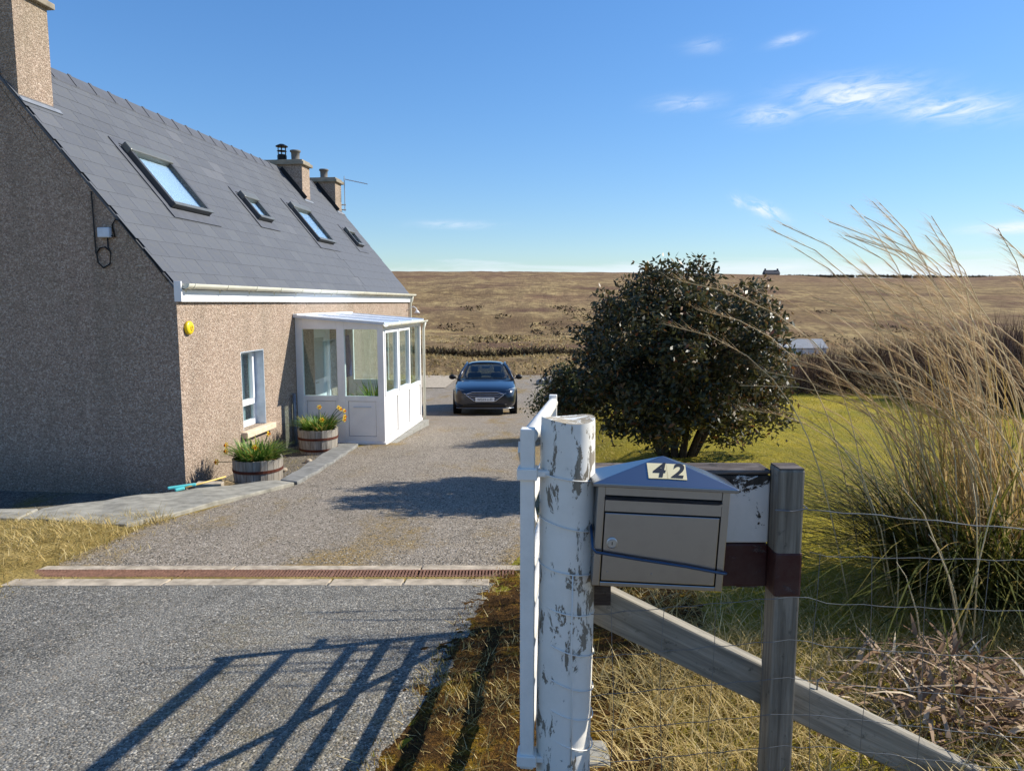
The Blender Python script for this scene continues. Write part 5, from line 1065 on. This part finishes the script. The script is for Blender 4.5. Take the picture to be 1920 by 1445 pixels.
shrub('evergreen_shrub', 'large rounded dark evergreen shrub with glossy leaves behind the letterbox', (2.0, 8.65, bz), [(1.60, 8.45, -.52, .90, 1.3, .98), (1.60, 8.45, -.50, .86, 1.3, .98), (2.42, 8.5, -.50, .74, 1.25, 1.02), (1.0, 8.65, -1.0, .62, .7, .50), (2.96, 8.7, -1.08, .50, .75, .58), (2.0, 8.4, -1.15, 1.2, 1.25, .48), (2.02, 8.6, -.32, .6, .8, .66), (2.85, 8.65, -.80, .46, .7, .55)], 3900, 14, MT['shrubleaf'], (.05, .092), 11, .16)
shrub('low_bush', 'small olive green bush beyond the left side of the big shrub', (1.05, 13.2, gz(1.05, 13.2)), [(.92, 13.2, gz(1.05, 13.2) + .80, .55, .6, .60), (1.4, 13.3, gz(1.05, 13.2) + .7, .5, .5, .6), (.95, 13.2, gz(1.05, 13.2) + .35, .45, .5, .35)], 620, 14, MT['greenleaf'], (.05, .09), 5, .08, .07, .45)

# ------------------------------------------------------------------ tall plumed grass at the right
PG = (2.72, 4.0); pgz = gz(*PG)
pg_ = empty('pampas_grass', (PG[0], PG[1], pgz)); tag(pg_, 'tall clump of tan plumed grass arching over the wire fence', 'ornamental grass')
MT['pleaf'] = tint_leaf('pampas_leaf', [(0.0, '#39401c'), (0.3, '#5d6128'), (0.5, '#8a7a40'), (0.75, '#b0935a'), (1.0, '#cdb684')], .35, .65, .12)
MT['stalk'] = plain('dry_tan_stalk', '#cdb68a', .6, nscale=4, var=.2)
MT['plume'] = tint_leaf('dry_plume', [(0.0, '#a58a68'), (0.5, '#c4aa86'), (1.0, '#dcc8a8')], .45, .8, .1)
n = 1900; r_ = .5 * np.sqrt(rng.random(n)); t = U(n, 0, 6.283); p = np.stack([r_ * np.cos(t), r_ * np.sin(t) * .8, np.zeros(n)], 1)
blades_obj('leaves', (p, U(n, .7, 1.5), U(n, .009, .017), U(n, .1, .66), U(n, .2, .85), np.clip(rng.normal(.26, .2, n), 0, 1)), MT['pleaf'], pg_, 'stuff', 7, t + U(n, -.8, .8))
n = 230; r_ = .4 * np.sqrt(rng.random(n)); t = U(n, 0, 6.283); p = np.stack([r_ * np.cos(t), r_ * np.sin(t) * .8, np.zeros(n)], 1)
blades_obj('upright_leaves', (p, U(n, .9, 1.75), U(n, .008, .014), U(n, .02, .30), U(n, .0, .25), np.clip(rng.normal(.8, .15, n), 0, 1)), MT['pleaf'], pg_, 'stuff', 7, math.pi + U(n, -1.1, 1.1))
n = 260; r_ = .6 * np.sqrt(rng.random(n)); t = U(n, 0, 6.283); p = np.stack([r_ * np.cos(t), r_ * np.sin(t) * .8, U(n, .1, .5)], 1)
blades_obj('broken_leaves', (p, U(n, .3, .8), U(n, .008, .015), U(n, .6, .95), U(n, .2, .9), np.clip(rng.normal(.9, .1, n), 0, 1)), MT['pleaf'], pg_, 'stuff', 5)
stalks = []
for k in range(115):
    bx, by = random.gauss(0.02, .26), random.gauss(0, .2); L_ = random.uniform(1.15, 2.55); lean = random.gauss(.13, .08) + (random.uniform(.1, .28) if k % 8 == 0 else 0); ly = random.gauss(0, .10); bend = random.uniform(.08, .27)
    pts = []
    for i in range(11):
        u = i / 10; pts.append(Vector((bx - L_ * (lean * u + bend * u ** 4 * 1.4), by + L_ * ly * u, L_ * (u * .97 - lean * .3 * u * u - bend * .55 * u ** 5))))
    a = MB(); a.tube(pts, [.0046 - .0027 * i / 10 for i in range(11)], 5); o = a.build('stalk', MT['stalk'], pg_, True)
    # feathery head: short fine strips along the last third, swept with the wind
    m_ = 90; uu = U(m_, .70, 1.0); P_ = np.array([list(pts[min(int(q * 10), 9)].lerp(pts[min(int(q * 10) + 1, 10)], q * 10 - int(q * 10))) for q in uu])
    V, F, T_ = blades(P_, U(m_, .06, .15), U(m_, .002, .0042), U(m_, .75, .95), U(m_, .0, .25), rng.random(m_), seg=2, az=math.pi + U(m_, -.45, .45)); q = link('plume', np_mesh('plume', V, F, T_), MT['plume'], o); tag(q, kind='stuff')
for k in range(14):
    x0, y0 = random.uniform(-.9, .3), random.uniform(-1.0, -.3); h = random.uniform(.45, .95); dx = random.uniform(-.5, .25)
    a = MB(); a.tube([(x0, y0, -.02), (x0 + dx * .4, y0, h * .55), (x0 + dx * .75, y0 + .03, h * .88), (x0 + dx, y0 + .06, h)], [.004, .0034, .0026, .0014], 5); a.build('bare_stem', MT['stalk'], pg_, True)
MT['deadleaf'] = tint_leaf('dead_brown_leaf', [(0.0, '#553a2a'), (0.4, '#8a6c50'), (0.7, '#b3977a'), (1.0, '#dac6a6')], .25, .6, .3)
n = 420; p = np.stack([rng.normal(1.72, .24, n), rng.normal(2.55, .20, n), np.zeros(n)], 1); p[:, 2] = ground(p[:, 0], p[:, 1]) + U(n, 0, .22) * np.exp(-((p[:, 0] - 1.75) / .3) ** 2)
V, F, T_ = blades(p, U(n, .06, .22), U(n, .010, .026), U(n, .4, .95), U(n, .1, 1.0), np.clip(rng.normal(.45, .28, n), 0, 1), seg=4); o = link('dead_leaves', np_mesh('dead_leaves', V, F, T_), MT['deadleaf']); tag(o, 'heap of curled brown dead leaves below the plumed grass', 'dead leaves', kind='stuff')

# ------------------------------------------------------------------ brown thicket hedge beyond the lawn
MT['twig'] = tint_leaf('bare_brown_twigs', [(0.0, '#2c2320'), (0.4, '#4c3b33'), (0.7, '#6d5548'), (1.0, '#8a735f')], .1, .8, .1)
def hedge(name, label, x0, x1, y0, y1, h0, h1, n):
    cx = (x0 + x1) / 2; cy = (y0 + y1) / 2; e = empty(name, (cx, cy, gz(cx, cy))); tag(e, label, 'hedge')
    x = U(n, x0, x1); y = U(n, y0, y1); z = ground(x, y); hh_ = np.interp(x, [x0, x0 + 1.2, x1], [h0 * .55, h0, h1]) * (.75 + .4 * vnoise(x * 1.3, y * 1.3, 41)); lift = rng.random(n) ** 1.3 * .62
    p = np.stack([x - cx, y - cy, z + lift * hh_ - e.location.z - .05], 1)
    V, F, T_ = blades(p, hh_ * U(n, .25, .55), U(n, .008, .020), U(n, .1, .75), U(n, -.1, .25), np.clip(rng.normal(.45, .25, n), 0, 1), seg=2); link('twigs', np_mesh('twigs', V, F, T_), MT['twig'], e)
hedge('thicket', 'brown leafless thicket along the far edge of the lawn', 6.9, 15.5, 17.6, 20.0, 1.45, 2.2, 15000)
hedge('thicket', 'taller brown thicket behind the plumed grass at the right', 8.6, 15.5, 13.2, 17.0, 1.9, 2.6, 15000)

# ------------------------------------------------------------------ far country
MT['tuss'] = tint_leaf('moor_tussock', [(0.0, '#5a4a34'), (0.35, '#8f7a52'), (0.65, '#b09a6a'), (1.0, '#cdb988')], .3, .8, .1)
MT['heath'] = tint_leaf('dark_heather', [(0.0, '#3a3128'), (0.5, '#544838'), (0.8, '#635c40'), (1.0, '#85774f')], .2, .9, .05)
def tuss(n, x0, x1, y0, y1, ln, wd, mat, name, label, ok=None, tint=(.5, .25), lift=0):
    x = U(n, x0, x1); y = y0 + (y1 - y0) * rng.random(n); k = np.ones(n, bool) if ok is None else ok(x, y); x, y = x[k], y[k]; n = len(x); p = np.stack([x, y, ground(x, y) - .05 + lift * rng.random(n)], 1)
    V, F, T_ = blades(p, U(n, *ln), U(n, *wd), U(n, .3, .95), U(n, .0, .4), np.clip(rng.normal(*tint, n), 0, 1), seg=1); o = link(name, np_mesh(name, V, F, T_), mat); tag(o, label, 'moorland', kind='stuff')
tuss(26000, -22, 26, 33.5, 47, (.12, .32), (.05, .16), MT['tuss'], 'tussocks', 'pale tussocky grass beyond the end of the drive', lambda x, y: vnoise(x * .9, y * .9, 51) > .33)
tuss(42000, -60, 80, 47, 130, (.2, .5), (.15, .45), MT['tuss'], 'tussocks', 'rough tussock grass at the foot of the moor', lambda x, y: (vnoise(x * .35, y * .25, 52) > .35) & (abs(x) < y * .8))
tuss(5200, -14, 12, 43.5, 46, (.2, .5), (.10, .22), MT['heath'], 'heather_bank', 'dark heather bank running across behind the car', lambda x, y: abs(y - 44.6 - .06 * x) < .55 + .4 * vnoise(x * .7, y, 53), (.35, .25), .35)
tuss(15000, -70, 90, 60, 200, (.35, .9), (.3, .8), MT['heath'], 'heather_patches', 'dark heather patches scattered over the lower moor', lambda x, y: (vnoise(x * .11, y * .055, 54) > .68) & (abs(x) < y * .85), (.35, .25))
tuss(7000, 1.5, 8, 21.5, 34, (.06, .22), (.03, .07), MT['tuss'], 'yard_grass', 'grass beyond the lawn beside the gravel yard', lambda x, y: x > xr(y) + .1)
# low white byre with green door, far right
cy_ = 100.0; cx_ = 39.6; czb = gz(cx_, cy_ + 1) - .1
by = empty('white_byre', (cx_, cy_, czb), R(4)); by.scale = (.85, .85, .85); tag(by, 'low white outbuilding with teal door and grey roof on the moor edge', 'outbuilding')
a = MB(); a.box(-4.6, 4.6, 0, 4.0, -.6, 1.75); a.prism([(0, 1.75), (4.0, 1.75), (2.0, 2.9)], -4.6, 4.6, lambda p_, q_, c: (c, p_, q_)); a.build('wall', plain('limewash', '#cfd2d6', .9, nscale=1, var=.12), by)
a = MB(); a.prism([(-.25, 1.66), (2.0, 3.02), (4.25, 1.66), (4.25, 1.76), (2.0, 3.14), (-.25, 1.76)], -4.8, 4.8, lambda p_, q_, c: (c, p_, q_)); a.build('roof', plain('grey_sheet_roof', '#85898f', .7, nscale=2, var=.12), by)
a = MB(); a.box(-1.5, -.6, -.05, .04, 0.05, 1.62); a.build('door', plain('teal_door_paint', '#1f6d68', .6), by)
a = MB(); a.box(-1.6, -1.5, -.07, .03, .05, 1.7); a.box(-.6, -.5, -.07, .03, .05, 1.7); a.build('door_frame', MT['upvc'], by)
# farm on the skyline and dark windbreaks
fx_, fy2 = 182.0, 512.0; fz_ = gz(fx_, fy2)
fm = empty('skyline_farmhouse', (fx_, fy2, fz_ - .3)); tag(fm, 'tiny dark farmhouse on the skyline right of the big shrub', 'house')
a = MB(); a.box(-5, 5, 0, 6, 0, 3.0); a.build('wall', plain('far_wall', '#5a5654', .9), fm); a = MB(); a.prism([(-.3, 2.9), (3, 5.6), (6.3, 2.9)], -5.3, 5.3, lambda p_, q_, c: (c, p_, q_)); rf_ = a.build('roof', plain('far_roof', '#3f4148', .9), fm); a = MB(); a.box(-4.8, -3.8, 2.6, 3.4, 4.8, 6.6); a.box(3.8, 4.8, 2.6, 3.4, 4.8, 6.6); a.build('chimneys', plain('far_stack', '#4d4846', .9), rf_)
def windbreak(x0, x1, y, h, label, n=900):
    cx = (x0 + x1) / 2; z = gz(cx, y); e = empty('windbreak', (cx, y, z)); tag(e, label, 'trees'); x = U(n, x0, x1); yy_ = U(n, y - 3, y + 3); p = np.stack([x - cx, yy_ - y, ground(x, yy_) - z + rng.random(n) * h * .5 * vnoise(x * .1, yy_ * .1, 61)], 1)
    V, F, T_ = blades(p, U(n, .5, 1.0) * h, U(n, .6, 1.6), U(n, .1, .6), U(n, 0, .3), np.clip(rng.normal(.3, .2, n), 0, 1), seg=2); link('foliage', np_mesh('foliage', V, F, T_), MT['heath'], e)
windbreak(168, 178, 514, 2.2, 'dark shrubs just left of the skyline farmhouse', 260); windbreak(192, 240, 516, 2.2, 'dark windbreak right of the skyline farmhouse'); windbreak(245, 380, 520, 2.6, 'long dark windbreak on the skyline behind the plumed grass', 1800)
# odds and ends past the car
o = empty('stone_heap', (2.1, 31.0, gz(2.1, 31.0))); tag(o, 'dark heap of rubble past the car at the lawn edge', 'rubble heap')
for k in range(16):
    bm = bmesh.new(); bmesh.ops.create_icosphere(bm, subdivisions=1, radius=random.uniform(.10, .24))
    for v in bm.verts: v.co *= 1 + random.uniform(-.2, .2)
    me = bpy.data.meshes.new('stone'); bm.to_mesh(me); bm.free(); q = link('stone', me, MT['concrete'] if k % 3 else MT['pot'], o); q.location = (random.uniform(-1.0, 1.0), random.uniform(-.3, .3), random.uniform(0, .2))
pd = MB(); 
V = []; F = []
for i, x in enumerate(np.linspace(-6.5, -2.6, 12)):
    for j, y in enumerate(np.linspace(29.5, 34.5, 8)): V.append((x + .12 * (j - 4) * .3, y, float(drive_z(y)) + .03))
for i in range(11):
    for j in range(7): b = i * 8 + j; F.append((b, b + 8, b + 9, b + 1))
pd._add(V, F); q = pd.build('concrete_pad', MT['paleconc'], fix=False); tag(q, kind='structure')
